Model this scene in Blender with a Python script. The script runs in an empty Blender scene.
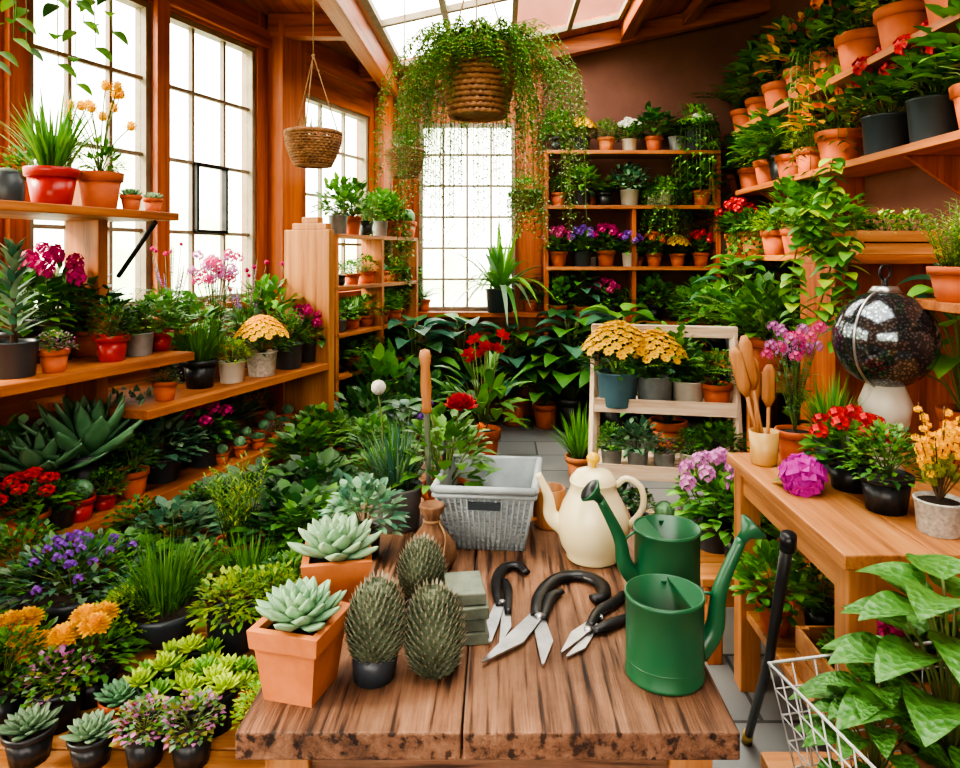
import bpy, math, random
from mathutils import Vector, Matrix
V = Vector
Z = V((0, 0, 1))
sc = bpy.context.scene
pi = math.pi

# ------------------------------------------------------------ materials
MATS = {}
def newmat(name):
    m = bpy.data.materials.new(name); m.use_nodes = True
    nt = m.node_tree
    for n in list(nt.nodes): nt.nodes.remove(n)
    out = nt.nodes.new('ShaderNodeOutputMaterial')
    b = nt.nodes.new('ShaderNodeBsdfPrincipled')
    nt.links.new(b.outputs[0], out.inputs[0])
    MATS[name] = m
    return m, nt, b, out

def ramp(nt, stops):
    r = nt.nodes.new('ShaderNodeValToRGB')
    el = r.color_ramp.elements
    while len(el) < len(stops): el.new(0.5)
    for e, (p, c) in zip(el, stops):
        e.position = p; e.color = (c[0], c[1], c[2], 1)
    return r

def noise(nt, scale, detail=4, vec=None, rough=0.6):
    n = nt.nodes.new('ShaderNodeTexNoise')
    n.inputs['Scale'].default_value = scale
    n.inputs['Detail'].default_value = detail
    n.inputs['Roughness'].default_value = rough
    if vec: nt.links.new(vec, n.inputs['Vector'])
    return n

def objco(nt, sc3=(1, 1, 1), rnd=True):
    t = nt.nodes.new('ShaderNodeTexCoord')
    mp = nt.nodes.new('ShaderNodeMapping')
    mp.inputs['Scale'].default_value = sc3
    nt.links.new(t.outputs['Object'], mp.inputs['Vector'])
    if rnd:
        oi = nt.nodes.new('ShaderNodeObjectInfo')
        mu = nt.nodes.new('ShaderNodeMath'); mu.operation = 'MULTIPLY'; mu.inputs[1].default_value = 37
        nt.links.new(oi.outputs['Random'], mu.inputs[0])
        nt.links.new(mu.outputs[0], mp.inputs['Location'])
    return mp.outputs[0]

def bump(nt, b, h, st=0.3, dist=0.01):
    bp = nt.nodes.new('ShaderNodeBump')
    bp.inputs['Strength'].default_value = st; bp.inputs['Distance'].default_value = dist
    nt.links.new(h, bp.inputs['Height']); nt.links.new(bp.outputs[0], b.inputs['Normal'])

def plain(name, c1, c2=None, rough=0.6, scale=8, metal=0, bst=0.0, spec=0.5, bscale=60):
    m, nt, b, out = newmat(name)
    co = objco(nt)
    c2 = c2 or tuple(x * 0.7 for x in c1)
    n = noise(nt, scale, 5, co)
    r = ramp(nt, [(0.3, c2), (0.7, c1)])
    nt.links.new(n.outputs['Fac'], r.inputs[0]); nt.links.new(r.outputs[0], b.inputs['Base Color'])
    b.inputs['Roughness'].default_value = rough; b.inputs['Metallic'].default_value = metal
    b.inputs['Specular IOR Level'].default_value = spec
    if bst:
        n2 = noise(nt, bscale, 3, co); bump(nt, b, n2.outputs['Fac'], bst, 0.004)
    return m

def leafm(name, c1, c2, rough=0.45, transl=0.25, scale=9):
    m, nt, b, out = newmat(name)
    co = objco(nt)
    n = noise(nt, scale, 3, co)
    r = ramp(nt, [(0.32, c2), (0.68, c1)])
    nt.links.new(n.outputs['Fac'], r.inputs[0])
    oi = nt.nodes.new('ShaderNodeObjectInfo')
    hs = nt.nodes.new('ShaderNodeHueSaturation')
    mr = nt.nodes.new('ShaderNodeMapRange')
    mr.inputs['To Min'].default_value = 0.9; mr.inputs['To Max'].default_value = 1.4
    nt.links.new(oi.outputs['Random'], mr.inputs['Value'])
    nt.links.new(mr.outputs[0], hs.inputs['Value'])
    nt.links.new(r.outputs[0], hs.inputs['Color'])
    nt.links.new(hs.outputs[0], b.inputs['Base Color'])
    b.inputs['Roughness'].default_value = rough
    tr = nt.nodes.new('ShaderNodeBsdfTranslucent')
    nt.links.new(hs.outputs[0], tr.inputs['Color'])
    mx = nt.nodes.new('ShaderNodeMixShader'); mx.inputs[0].default_value = transl
    nt.links.new(b.outputs[0], mx.inputs[1]); nt.links.new(tr.outputs[0], mx.inputs[2])
    nt.links.new(mx.outputs[0], out.inputs[0])
    return m

def wood(name, stops, axis='y', rough=0.5, s=9, bst=0.25, thin=0.05, cracks=0):
    m, nt, b, out = newmat(name)
    k = [s, s, s]; k['xyz'.index(axis)] = s * thin
    co = objco(nt, tuple(k))
    n = noise(nt, 1.6, 8, co, 0.65)
    n2 = noise(nt, 7, 4, co, 0.7)
    mx = nt.nodes.new('ShaderNodeMath'); mx.operation = 'MULTIPLY_ADD'; mx.inputs[1].default_value = 0.35
    nt.links.new(n2.outputs['Fac'], mx.inputs[0]); nt.links.new(n.outputs['Fac'], mx.inputs[2])
    r = ramp(nt, stops)
    nt.links.new(mx.outputs[0], r.inputs[0])
    col = r.outputs[0]
    if cracks:
        co2 = objco(nt, (2.2, 2.2, 2.2)); n3 = noise(nt, 1.5, 5, co2)
        r3 = ramp(nt, [(.35, (.5, .46, .42)), (.62, (1.1, 1.08, 1.05))]); nt.links.new(n3.outputs['Fac'], r3.inputs[0])
        n4 = noise(nt, 3.2, 3, co, .5)
        r4 = ramp(nt, [(.36, (.18, .14, .12)), (.44, (1, 1, 1))]); nt.links.new(n4.outputs['Fac'], r4.inputs[0])
        for rr_ in (r3, r4):
            mm = nt.nodes.new('ShaderNodeMix'); mm.data_type = 'RGBA'; mm.blend_type = 'MULTIPLY'; mm.inputs[0].default_value = cracks
            nt.links.new(col, mm.inputs[6]); nt.links.new(rr_.outputs[0], mm.inputs[7]); col = mm.outputs[2]
    nt.links.new(col, b.inputs['Base Color'])
    b.inputs['Roughness'].default_value = rough
    bump(nt, b, mx.outputs[0], bst, 0.01)
    return m

OR = [(0.45, (0.10, 0.018, 0.005)), (0.62, (0.33, 0.070, 0.012)), (0.85, (0.52, 0.135, 0.026))]
for a in 'xyz':
    wood('orange_wood_' + a, OR, a)
SH = [(0.45, (0.11, 0.028, 0.008)), (0.64, (0.35, 0.105, 0.025)), (0.85, (0.52, 0.19, 0.052))]
for a in 'xyz':
    wood('shelf_wood_' + a, SH, a)
RU = [(0.42, (0.028, 0.013, 0.008)), (0.55, (0.115, 0.052, 0.029)), (0.68, (0.235, 0.115, 0.064)), (0.9, (0.37, 0.205, 0.125))]
for a in 'xy':
    wood('rustic_wood_' + a, RU, a, 0.65, 16, 1.0, cracks=.9)
PA = [(0.45, (0.20, 0.066, 0.020)), (0.65, (0.42, 0.17, 0.055)), (0.9, (0.56, 0.28, 0.11))]
for a in 'xyz':
    wood('pale_wood_' + a, PA, a, 0.5, 10)
WW = [(0.45, (0.24, 0.15, 0.09)), (0.62, (0.50, 0.35, 0.24)), (0.85, (0.66, 0.54, 0.42))]
for a in 'xz':
    wood('weathered_white_wood_' + a, WW, a, 0.7, 12)
plain('muntin_paint', (0.30, 0.24, 0.17), (0.20, 0.14, 0.09), 0.6)
plain('terracotta', (0.56, 0.130, 0.042), (0.38, 0.08, 0.025), 0.75, 10, bst=0.15)
plain('terracotta_light', (0.62, 0.215, 0.075), (0.46, 0.145, 0.05), 0.75, 14, bst=0.15)
plain('red_glaze', (0.48, 0.018, 0.012), (0.33, 0.01, 0.007), 0.35, 4)
plain('black_plastic', (0.018, 0.021, 0.025), (0.010, 0.012, 0.014), 0.4, 5)
plain('slate_glaze', (0.045, 0.06, 0.075), (0.028, 0.036, 0.045), 0.4, 5)
plain('zinc', (0.34, 0.37, 0.38), (0.20, 0.23, 0.24), 0.5, 12, metal=0.3, bst=0.1)
plain('white_glaze', (0.62, 0.58, 0.50), (0.50, 0.46, 0.38), 0.35, 6)
plain('blue_glaze', (0.10, 0.20, 0.25), (0.05, 0.12, 0.16), 0.35, 6)
plain('speckled_ceramic', (0.66, 0.63, 0.56), (0.28, 0.27, 0.25), 0.5, 60)
plain('soil', (0.045, 0.025, 0.015), (0.015, 0.009, 0.005), 0.95, 60, bst=0.9, bscale=90)
plain('stem', (0.12, 0.19, 0.04), (0.08, 0.09, 0.02), 0.6)
plain('bark', (0.16, 0.09, 0.045), (0.07, 0.04, 0.02), 0.8, 20, bst=0.4)
plain('green_enamel', (0.020, 0.115, 0.050), (0.015, 0.092, 0.039), 0.3, 4, bst=0.03, bscale=20)
plain('cream_enamel', (0.74, 0.65, 0.42), (0.67, 0.57, 0.34), 0.22, 5)
plain('yellow_glaze', (0.72, 0.44, 0.03), (0.6, 0.34, 0.02), 0.25, 5)
plain('amber_ceramic', (0.60, 0.36, 0.12), (0.45, 0.24, 0.07), 0.35, 5)
plain('steel', (0.58, 0.58, 0.58), (0.36, 0.36, 0.37), 0.28, 20, metal=0.9)
plain('dark_metal', (0.03, 0.03, 0.034), (0.012, 0.012, 0.014), 0.35, 18, metal=0.4, bst=0.1)
plain('brass', (0.55, 0.38, 0.12), (0.3, 0.2, 0.06), 0.35, 15, metal=0.9)
plain('wicker', (0.42, 0.20, 0.09), (0.17, 0.075, 0.03), 0.75, 30, bst=0.3)
plain('rope', (0.36, 0.21, 0.10), (0.2, 0.11, 0.05), 0.9, 40, bst=0.4)
plain('linen', (0.22, 0.11, 0.055), (0.12, 0.058, 0.03), 0.9, 20, bst=0.4, bscale=200)
plain('grey_basket', (0.37, 0.41, 0.43), (0.26, 0.30, 0.32), 0.55, 14, bst=0.1)
plain('grey_stone', (0.19, 0.22, 0.17), (0.08, 0.10, 0.075), 0.85, 16, bst=0.5)
plain('mauve_plaster', (0.215, 0.090, 0.065), (0.165, 0.066, 0.048), 0.85, 3, bst=0.15)
plain('wire_white', (0.66, 0.66, 0.64), None, 0.4)
plain('cactus_scale', (0.15, 0.19, 0.12), (0.06, 0.08, 0.045), 0.7, 20)
plain('cactus_tip', (0.36, 0.34, 0.25), (0.20, 0.18, 0.12), 0.7, 20)
plain('black_hose', (0.02, 0.02, 0.022), None, 0.4)
leafm('g_dark', (0.040, 0.14, 0.032), (0.014, 0.06, 0.014))
leafm('g_mid', (0.09, 0.26, 0.035), (0.035, 0.13, 0.018))
leafm('g_fresh', (0.17, 0.37, 0.045), (0.08, 0.22, 0.025))
leafm('g_lime', (0.38, 0.50, 0.030), (0.20, 0.34, 0.022))
leafm('g_sage', (0.20, 0.31, 0.18), (0.10, 0.18, 0.11))
leafm('g_blue', (0.07, 0.19, 0.11), (0.03, 0.10, 0.065))
leafm('g_eche', (0.30, 0.44, 0.27), (0.14, 0.28, 0.155), 0.5, 0.08)
leafm('g_agave', (0.16, 0.33, 0.17), (0.07, 0.19, 0.09), 0.4, 0.08)
leafm('g_olive', (0.24, 0.25, 0.04), (0.11, 0.13, 0.025))
leafm('f_yellow', (0.85, 0.52, 0.003), (0.74, 0.38, 0.002), 0.6, 0.3)
leafm('f_orange', (0.76, 0.20, 0.010), (0.58, 0.10, 0.005), 0.6, 0.3)
leafm('f_red', (0.60, 0.006, 0.010), (0.34, 0.003, 0.005), 0.5, 0.25)
leafm('f_pink', (0.62, 0.07, 0.24), (0.44, 0.03, 0.14), 0.6, 0.3)
leafm('f_hot', (0.60, 0.015, 0.20), (0.42, 0.006, 0.12), 0.6, 0.3)
leafm('f_lilac', (0.50, 0.19, 0.42), (0.34, 0.09, 0.28), 0.6, 0.3)
leafm('f_purple', (0.26, 0.08, 0.50), (0.14, 0.035, 0.32), 0.6, 0.3)
leafm('f_magenta', (0.58, 0.04, 0.42), (0.42, 0.02, 0.3), 0.6, 0.3)
leafm('f_white', (0.66, 0.66, 0.60), (0.55, 0.55, 0.46), 0.6, 0.3)

# floor tiles
m, nt, b, out = newmat('slate_tiles')
co = objco(nt, rnd=False)
br = nt.nodes.new('ShaderNodeTexBrick')
br.inputs['Scale'].default_value = 1.0; br.offset = 0.5
br.inputs['Brick Width'].default_value = 0.6; br.inputs['Row Height'].default_value = 0.4
br.inputs['Mortar Size'].default_value = 0.008
br.inputs['Color1'].default_value = (0.15, 0.155, 0.16, 1); br.inputs['Color2'].default_value = (0.21, 0.21, 0.205, 1)
br.inputs['Mortar'].default_value = (0.05, 0.05, 0.05, 1)
nt.links.new(co, br.inputs['Vector']); nt.links.new(br.outputs['Color'], b.inputs['Base Color'])
b.inputs['Roughness'].default_value = 0.5
bump(nt, b, noise(nt, 12, 5, co).outputs['Fac'], 0.2, 0.01)
# clear glass pane
m, nt, b, out = newmat('window_glass')
tr = nt.nodes.new('ShaderNodeBsdfTransparent'); tr.inputs[0].default_value = (0.97, 0.99, 0.98, 1)
gl = nt.nodes.new('ShaderNodeBsdfGlossy'); gl.inputs['Roughness'].default_value = 0.05
mx = nt.nodes.new('ShaderNodeMixShader'); mx.inputs[0].default_value = 0.03
nt.links.new(tr.outputs[0], mx.inputs[1]); nt.links.new(gl.outputs[0], mx.inputs[2]); nt.links.new(mx.outputs[0], out.inputs[0])
# broad quilted leaf
m, nt, b, out = newmat('g_quilt')
co = objco(nt)
vo = nt.nodes.new('ShaderNodeTexVoronoi'); vo.inputs['Scale'].default_value = 70
nt.links.new(co, vo.inputs['Vector'])
r = ramp(nt, [(0.1, (0.035, 0.145, 0.020)), (0.7, (0.085, 0.235, 0.040))])
nt.links.new(vo.outputs['Distance'], r.inputs[0]); nt.links.new(r.outputs[0], b.inputs['Base Color'])
b.inputs['Roughness'].default_value = 0.42
bump(nt, b, vo.outputs['Distance'], 0.7, 0.006)
# perforated metal
m, nt, b, out = newmat('hammered_metal')
co = objco(nt, rnd=False)
vo = nt.nodes.new('ShaderNodeTexVoronoi'); vo.inputs['Scale'].default_value = 90
nt.links.new(co, vo.inputs['Vector'])
r = ramp(nt, [(0.15, (0.30, 0.33, 0.36)), (0.5, (0.085, 0.095, 0.105))])
nt.links.new(vo.outputs['Distance'], r.inputs[0]); nt.links.new(r.outputs[0], b.inputs['Base Color'])
b.inputs['Roughness'].default_value = 0.14; b.inputs['Metallic'].default_value = .85
bump(nt, b, vo.outputs['Distance'], 0.05, 0.002)

# ------------------------------------------------------------ mesh builder
class MB:
    def __init__(s):
        s.v = []; s.f = []; s.m = []; s.sm = []; s.mats = []
    def mi(s, mat):
        if mat not in s.mats: s.mats.append(mat)
        return s.mats.index(mat)
    def add(s, vs, fs, mat, smooth=True):
        o = len(s.v); s.v.extend([tuple(p) for p in vs]); i = s.mi(mat)
        for f in fs:
            s.f.append(tuple(k + o for k in f)); s.m.append(i); s.sm.append(smooth)
    def box(s, x0, x1, y0, y1, z0, z1, mat):
        vs = [(x, y, z) for z in (z0, z1) for y in (y0, y1) for x in (x0, x1)]
        s.add(vs, [(0, 2, 3, 1), (4, 5, 7, 6), (0, 1, 5, 4), (2, 6, 7, 3), (0, 4, 6, 2), (1, 3, 7, 5)], mat, False)
    def frustum(s, w0, d0, w1, d1, z0, z1, mat, c=(0, 0)):
        vs = []
        for w, d, z in ((w0, d0, z0), (w1, d1, z1)):
            for sx, sy in ((-1, -1), (1, -1), (-1, 1), (1, 1)):
                vs.append((c[0] + sx * w / 2, c[1] + sy * d / 2, z))
        s.add(vs, [(0, 2, 3, 1), (4, 5, 7, 6), (0, 1, 5, 4), (2, 6, 7, 3), (0, 4, 6, 2), (1, 3, 7, 5)], mat, False)
    def lathe(s, prof, mat, segs=20, c=(0, 0, 0), smooth=True, rib=0.0, ribn=0):
        rings = []; vs = []
        for r, z in prof:
            if r < 1e-6:
                rings.append([len(vs)]); vs.append((c[0], c[1], c[2] + z))
            else:
                ring = []
                for i in range(segs):
                    a = 2 * pi * i / segs
                    rr = r * (1 + (rib * math.cos(a * ribn) if rib else 0))
                    ring.append(len(vs)); vs.append((c[0] + rr * math.cos(a), c[1] + rr * math.sin(a), c[2] + z))
                rings.append(ring)
        fs = []
        for A, B in zip(rings, rings[1:]):
            if len(A) == 1 and len(B) == 1: continue
            for i in range(segs):
                j = (i + 1) % segs
                if len(A) == 1: fs.append((A[0], B[j], B[i]))
                elif len(B) == 1: fs.append((A[i], A[j], B[0]))
                else: fs.append((A[i], A[j], B[j], B[i]))
        s.add(vs, fs, mat, smooth)
    def sphere(s, c, r, mat, segs=12, rings=7, sz=1.0):
        s.lathe([(r * math.sin(pi * i / rings), -r * sz * math.cos(pi * i / rings)) for i in range(rings + 1)], mat, segs, c)
    def tube(s, pts, rads, mat, sides=6, flat=1.0, ref=None, closed=False):
        pts = [V(p) for p in pts]; n = len(pts)
        if not hasattr(rads, '__len__'): rads = [rads] * n
        vs = []; prev = None
        for i, p in enumerate(pts):
            if closed: t = pts[(i + 1) % n] - pts[i - 1]
            else: t = pts[min(i + 1, n - 1)] - pts[max(i - 1, 0)]
            if t.length < 1e-9: t = V((0, 0, 1))
            t.normalize()
            if ref is not None: a = V(ref) - t * V(ref).dot(t)
            elif prev is None:
                a = Z - t * t.z
                if a.length < 0.1: a = V((1, 0, 0)) - t * t.x
            else: a = prev - t * prev.dot(t)
            if a.length < 1e-6: a = V((1, 0, 0))
            a.normalize(); prev = a; b2 = t.cross(a)
            for k in range(sides):
                an = 2 * pi * k / sides
                vs.append(p + a * (math.cos(an) * rads[i] * flat) + b2 * (math.sin(an) * rads[i]))
        fs = []
        for i in range(n if closed else n - 1):
            i2 = (i + 1) % n
            for k in range(sides):
                k2 = (k + 1) % sides
                fs.append((i * sides + k, i * sides + k2, i2 * sides + k2, i2 * sides + k))
        if not closed:
            fs.append(tuple(range(sides - 1, -1, -1))); fs.append(tuple((n - 1) * sides + k for k in range(sides)))
        s.add(vs, fs, mat, True)
    def prism(s, poly, z0, z1, mat):
        n = len(poly)
        vs = [(p[0], p[1], z0) for p in poly] + [(p[0], p[1], z1) for p in poly]
        fs = [tuple(range(n - 1, -1, -1)), tuple(range(n, 2 * n))] + [(i, (i + 1) % n, n + (i + 1) % n, n + i) for i in range(n)]
        s.add(vs, fs, mat, False)

def spline(pts, n=8):
    P = [V(p) for p in pts]; P = [P[0] * 2 - P[1]] + P + [P[-1] * 2 - P[-2]]
    out = []
    for i in range(1, len(P) - 2):
        for k in range(n):
            t = k / n; a, b_, c, d = P[i - 1:i + 3]
            out.append(0.5 * ((2 * b_) + (c - a) * t + (2 * a - 5 * b_ + 4 * c - d) * t * t + (3 * b_ - a - 3 * c + d) * t ** 3))
    out.append(P[-2].copy()); return out

def mesh_of(mb, name):
    me = bpy.data.meshes.new(name)
    me.from_pydata(mb.v, [], mb.f)
    for k in mb.mats: me.materials.append(MATS[k])
    me.polygons.foreach_set('material_index', mb.m)
    me.polygons.foreach_set('use_smooth', mb.sm)
    me.update(); return me

def obj(name, mb, loc=(0, 0, 0), rot=(0, 0, 0), scale=1, bev=0):
    me = mb if isinstance(mb, bpy.types.Mesh) else mesh_of(mb, name)
    o = bpy.data.objects.new(name, me); sc.collection.objects.link(o)
    o.location = loc; o.rotation_euler = rot; o.scale = (scale,) * 3 if not hasattr(scale, '__len__') else scale
    if bev:
        md = o.modifiers.new('bevel', 'BEVEL'); md.width = bev; md.segments = 2; md.limit_method = 'ANGLE'
    return o

# ------------------------------------------------------------ botany
def leaf(mb, p, d, L, W, mat, n=2, droop=0.3, fold=0.2, up=Z, pk=0.8):
    p = V(p); d = V(d).normalized(); side = d.cross(up)
    if side.length < 0.05: side = d.cross(V((1, 0, 0.1)))
    side.normalize(); nr = side.cross(d)
    vs = [p]; fs = []
    for i in range(1, n):
        t = i / n; w = W * 0.5 * math.sin(pi * t ** pk) ** 0.8
        c = p + d * (L * t) - Z * (droop * L * t * t)
        vs += [c - side * w + nr * (fold * w), c, c + side * w + nr * (fold * w)]
    vs.append(p + d * L - Z * (droop * L)); e = len(vs) - 1
    fs += [(0, 2, 1), (0, 3, 2)]
    for i in range(n - 2):
        a = 1 + 3 * i; fs += [(a, a + 1, a + 4, a + 3), (a + 1, a + 2, a + 5, a + 4)]
    a = 1 + 3 * (n - 2); fs += [(a, a + 1, e), (a + 1, a + 2, e)]
    mb.add(vs, fs, mat, True)

def fleshy(mb, p, d, L, W, T, mat, curl=0.25, tip=0.72):
    p = V(p); d = V(d).normalized(); side = d.cross(Z)
    if side.length < 0.05: side = V((1, 0, 0))
    side.normalize(); nr = side.cross(d)
    ts = [0, 0.3, 0.6, 0.82, 0.95]; ws = [0.45, 0.8, 1.0, 0.62, 0.2]
    vs = []
    for t, w in zip(ts, ws):
        c = p + d * (L * t) + nr * (curl * L * t * t)
        for k in range(6):
            a = 2 * pi * k / 6
            vs.append(c + side * (math.cos(a) * W * w * 0.5) + nr * (math.sin(a) * T * (0.4 + 0.6 * w) * 0.5 * (1 if math.sin(a) < 0 else 0.35)))
    fs = []
    for i in range(4):
        for k in range(6):
            k2 = (k + 1) % 6; fs.append((i * 6 + k, i * 6 + k2, i * 6 + 6 + k2, i * 6 + 6 + k))
    vs.append(p + d * L + nr * (curl * L)); e = 30
    for k in range(6): fs.append((24 + k, 24 + (k + 1) % 6, e))
    mb.add(vs, fs, mat, True)

def rosette(mb, rng, c, R, mat, n=34, W=0.42, flat=0.0, T=0.22):
    c = V(c); ga = 2.39996
    for i in range(n):
        t = (i + 0.5) / n
        a = i * ga; el = math.radians(82 - 72 * t ** 0.75 - flat)
        L = R * (0.32 + 0.68 * t ** 0.6)
        d = V((math.cos(a) * math.cos(el), math.sin(a) * math.cos(el), math.sin(el)))
        fleshy(mb, c + V((d.x, d.y, 0)) * R * 0.05 + Z * R * 0.18 * (1 - t), d, L, L * W * rng.uniform(0.9, 1.1), L * T, mat, 0.16)

def bush(mb, rng, z0, rx, h, n, ll, lw, mats, seg=2, stem=True, cx=0, cy=0, low=-0.1):
    pts = []
    for i in range(n):
        a = rng.uniform(0, 2 * pi); u = rng.uniform(low, 1); s_ = math.sqrt(max(0, 1 - u * u)); rr = rng.uniform(0.45, 1) ** 0.6
        p = V((cx + rx * s_ * math.cos(a) * rr, cy + rx * s_ * math.sin(a) * rr, z0 + h * 0.15 + h * 0.85 * u * rr))
        d = V((math.cos(a) * s_ + rng.uniform(-.5, .5), math.sin(a) * s_ + rng.uniform(-.5, .5), u * 0.7 + rng.uniform(-.1, .6)))
        k = rng.uniform(0.65, 1.15)
        leaf(mb, p, d, ll * k, lw * k, rng.choice(mats), seg, rng.uniform(0.1, 0.45), 0.2)
        pts.append((p, d.normalized()))
    if stem:
        for p, d in pts[::max(1, n // 14)]:
            mb.tube([V((cx, cy, z0 - 0.01)), V((cx, cy, z0)).lerp(p, 0.5) + Z * h * 0.08, p], [0.003, 0.0022, 0.0015], 'stem', 4)
    return pts

def grass(mb, rng, z0, n, L, W, spread, mats, droop=0.5, r0=0.03, seg=5):
    for i in range(n):
        a = rng.uniform(0, 2 * pi); sp = spread * rng.uniform(0.1, 1); k = rng.uniform(0.6, 1.1)
        d = V((math.cos(a) * sp, math.sin(a) * sp, 1))
        r = r0 * rng.random()
        leaf(mb, (math.cos(a) * r, math.sin(a) * r, z0), d, L * k, W, rng.choice(mats), seg, droop * sp * rng.uniform(0.7, 1.3), 0.3, pk=0.6)

def pom(mb, rng, c, r, mat, N=90):
    c = V(c)
    mb.sphere(c, r * .5, mat, 8, 5)
    for i in range(N):
        t = (i + .5) / N; u = 1 - 1.6 * t; s_ = math.sqrt(max(0, 1 - u * u)); a = i * 2.39996
        d = V((s_ * math.cos(a), s_ * math.sin(a), u * 0.9))
        leaf(mb, c + d * r * 0.35, d + Z * .2, r * .6 * rng.uniform(.85, 1.1), r * 0.36, mat, 3, 0.05, 0.3, pk=1.2)
def rose(mb, rng, c, r, mat):
    c = V(c); mb.sphere(c, r * .35, mat, 8, 5)
    for i in range(30):
        t = (i + .5) / 30; el = 1.35 - 1.35 * t; a = i * 2.39996
        d = V((math.cos(a) * math.cos(el), math.sin(a) * math.cos(el), math.sin(el)))
        leaf(mb, c - Z * r * .2, d, r * (.75 + .35 * t), r * .75, mat, 4, -.05, -.35, pk=1.5)
def daisy(mb, rng, c, r, nrm, mat, cen='f_yellow', n=9):
    c = V(c); nrm = V(nrm).normalized(); a0 = nrm.cross(V((0.3, 0.1, 1)))
    if a0.length < .1: a0 = V((1, 0, 0))
    a0.normalize(); b0 = nrm.cross(a0)
    for i in range(n):
        a = 2 * pi * i / n; d = a0 * math.cos(a) + b0 * math.sin(a) + nrm * 0.25
        leaf(mb, c, d, r, r * 0.6, mat, 3, 0.0, 0.1, up=nrm, pk=1.2)
    mb.sphere(c + nrm * r * 0.1, r * 0.22, cen, 6, 4)
def cluster(mb, rng, c, r, mat, n=30, sz=0.35):
    c = V(c)
    for i in range(n):
        t = (i + .5) / n; u = 1 - 1.6 * t; s_ = math.sqrt(max(0, 1 - u * u)); a = i * 2.4
        d = V((s_ * math.cos(a), s_ * math.sin(a), u)); q = c + d * r * rng.uniform(.8, 1.05)
        t1 = d.cross(V((.2, .5, .9))).normalized(); t2 = d.cross(t1)
        for k in range(4):
            an = pi / 2 * k + i; dd = t1 * math.cos(an) + t2 * math.sin(an) + d * 0.25
            leaf(mb, q, dd, r * sz, r * sz * 0.9, mat, 2, 0, 0.1, up=d)
def spike(mb, rng, p0, p1, r, mat, n=26):
    p0 = V(p0); p1 = V(p1)
    for i in range(n):
        t = i / n; a = i * 2.4; d = V((math.cos(a), math.sin(a), .6))
        leaf(mb, p0.lerp(p1, t), d, r * (1.15 - t), r * 0.7, mat, 2, 0.1)

POTM = dict(terra='terracotta', tlight='terracotta_light', red='red_glaze', black='black_plastic', zinc='zinc', white='white_glaze', blue='blue_glaze', speck='speckled_ceramic', slate='slate_glaze', bowl='slate_glaze', wick='wicker')
def pot(mb, kind, R=0.08, H=0.13):
    m = POTM[kind]
    if kind == 'bowl':
        mb.lathe([(0, 0), (R * .5, 0), (R * .8, H * .3), (R * .98, H * .8), (R * 1.04, H), (R * .95, H), (R * .92, H * .88)], m, 28)
    elif kind == 'wick':
        mb.lathe([(0, 0), (R * .7, 0), (R * .9, H * .9)], m, 20)
        for i in range(13):
            t = i / 12; r = R * (.72 + .26 * t)
            mb.tube([((r + .003 * math.cos(20 * a + i * pi)) * math.cos(a), (r + .003 * math.cos(20 * a + i * pi)) * math.sin(a), H * t) for a in [2 * pi * k / 40 for k in range(40)]], H / 12 * (.62 if i < 12 else .9), m, 5, closed=True)
    elif kind == 'black':
        mb.lathe([(0, 0), (R * .72, 0), (R * .9, H * .82), (R * .9, H * .82)], m, 48, rib=0.018, ribn=16)
        mb.lathe([(R * .9, H * .8), (R * 1.0, H * .82), (R * 1.02, H), (R * .93, H), (R * .91, H * .88)], m, 24)
    elif kind in ('white', 'speck', 'zinc', 'blue', 'slate'):
        mb.lathe([(0, 0), (R * .8, 0), (R * .84, H * .03), (R * .96, H * .93), (R * 1.0, H * .95), (R * 1.0, H), (R * .92, H), (R * .9, H * .88)], m, 24)
    else:
        mb.lathe([(0, 0), (R * .66, 0), (R * .7, H * .02), (R * .9, H * .76), (R * .9, H * .76), (R * 1.0, H * .77), (R * 1.03, H * .98), (R * 1.0, H), (R * .92, H), (R * .9, H * .88)], m, 24)
    mb.lathe([(R * .93, H * .87), (R * .5, H * .9), (0, H * .93)], 'soil', 16)
    return H * .9

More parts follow.
